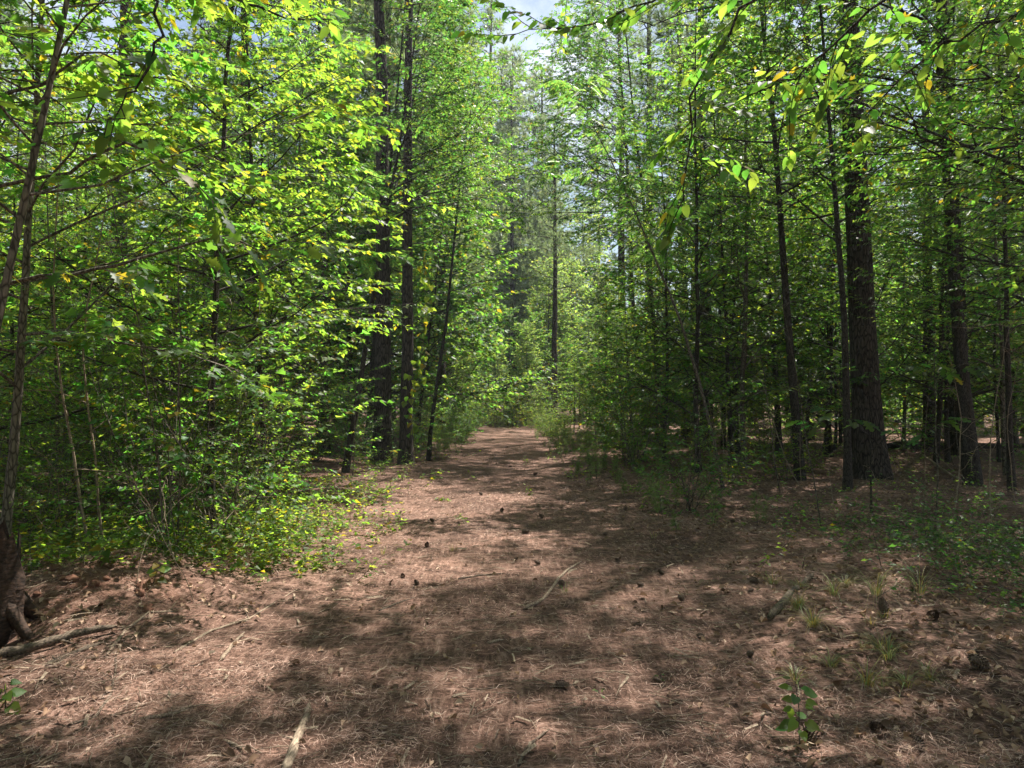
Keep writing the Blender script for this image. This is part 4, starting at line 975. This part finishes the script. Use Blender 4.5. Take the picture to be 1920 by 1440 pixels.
for k in range(16):
    px, py = rng.uniform(1440, 1740), rng.uniform(1105, 1300); x, y = P(px, py); o = link('grass_tuft', GR[(1, 2, 1)[k % 3]]); o.location = (x, y, gz(x, y)); o.rotation_euler = (0, 0, k); s_ = rng.uniform(.5, 1.1); o.scale = (s_, s_, s_ * .8)
    tag(o, 'small pale wisp of dry grass in the sunlit patch at right', 'grass', 'dry grass wisps')
# leafy seedlings with single leaves
def seedling(label, px, py, hpx, leaf, n, seed, mat, tmpl=T_OVATE_FINE, lean=(0, 0)):
    rng = np.random.default_rng(seed); x, y = P(px, py); H = hpx / FPX * y; t = thing('leafy_seedling', label, 'seedling', (x, y, gz(x, y)))
    st = wander(rng, [0, 0, -.02], [lean[0], lean[1], 1], H, 7, .05); B = Acc(); tube(B, st, np.linspace(.004, .0015, 8), 5); link('stem', B.mesh('stem', M_GBARK, True), t)
    LV = Leaves(); tt = np.linspace(.35, 1, n); p, d = along(st, tt); a = np.arange(n) * 2.4 + rng.normal(size=n) * .3
    dd = np.stack([np.cos(a), np.sin(a), rng.uniform(-.5, .25, n)], 1); B2 = norm(dd) * leaf * .35
    C = Acc()
    for k in range(n): tube(C, np.array([p[k], p[k] + B2[k] * .5 + [0, 0, .004], p[k] + B2[k]]), .0011, 3)
    link('leaf_stalks', C.mesh('leaf_stalks', M_GBARK), t)['kind'] = 'stuff'
    LV.add(p + B2, norm(dd), norm(np.array([0, -.7, .8]) + rng.normal(size=(n, 3)) * .35), leaf * rng.uniform(.6, 1.15, n) * np.where(tt > .9, .7, 1)); leaf_parts(t, LV, tmpl, mat)
seedling('leafy green seedling standing alone at the bottom right beside a large pine cone', 1495, 1412, 135, .09, 20, 5, M_GUM, T_OVATE_FINE, (-.02, 0))
seedling('thin tall seedling with a few pale leaves at its top, behind the grass tuft', 1650, 1085, 98, .05, 9, 6, M_GRASSY, T_ELLIP, (-.2, 0))
seedling('small seedling with two pale leaves right of the pine cones', 1680, 1245, 22, .06, 5, 7, M_GRASSY, T_ELLIP)
seedling('tiny green sprout beside the small pine cone', 1237, 1270, 20, .035, 6, 8, M_GRASSY, T_ELLIP)
seedling('tiny green sprout right of the lone shaded pine cone', 1122, 1305, 22, .035, 6, 9, M_GRASSY, T_ELLIP)
seedling('yellow-green leaf sprig low at the left edge above the bottom corner', 20, 1340, 60, .08, 9, 10, M_VINE, T_HEART)
seedling('yellow-green vine sprig on the clay bank at left', 185, 1130, 60, .08, 14, 11, M_VINE, T_HEART, (.5, -.2))
seedling('yellow-green vine sprig right of the clay bank', 290, 1140, 50, .085, 8, 12, M_VINE, T_HEART, (.3, -.2))
seedling('small weed with pale leaves left of the grass tuft', 1500, 1085, 35, .03, 8, 13, M_GRASSY, T_ELLIP)

# ---------------------------------------------------------------- moist summer air
def haze():
    x0, x1, y0, y1, z0, z1 = -130, 130, -45, 130, -1.6, 42
    V = np.array([[x, y, z] for z in (z0, z1) for y in (y0, y1) for x in (x0, x1)], float)
    F = np.array([[0, 2, 3, 1], [4, 5, 7, 6], [0, 1, 5, 4], [2, 6, 7, 3], [0, 4, 6, 2], [1, 3, 7, 5]])
    me = bpy.data.meshes.new('haze'); fill(me, V, F)
    m, N, L = new_mat('haze'); out = N.new('ShaderNodeOutputMaterial'); pv = N.new('ShaderNodeVolumePrincipled')
    pv.inputs['Color'].default_value = (.80, .90, 1.0, 1); pv.inputs['Density'].default_value = HAZE; pv.inputs['Anisotropy'].default_value = .35
    L.new(pv.outputs[0], out.inputs['Volume']); me.materials.append(m)
    o = link('haze', me); o['kind'] = 'stuff'; o['label'] = 'faint bluish haze in the air of the wood'; o['category'] = 'haze'
HAZE = .0006
haze()
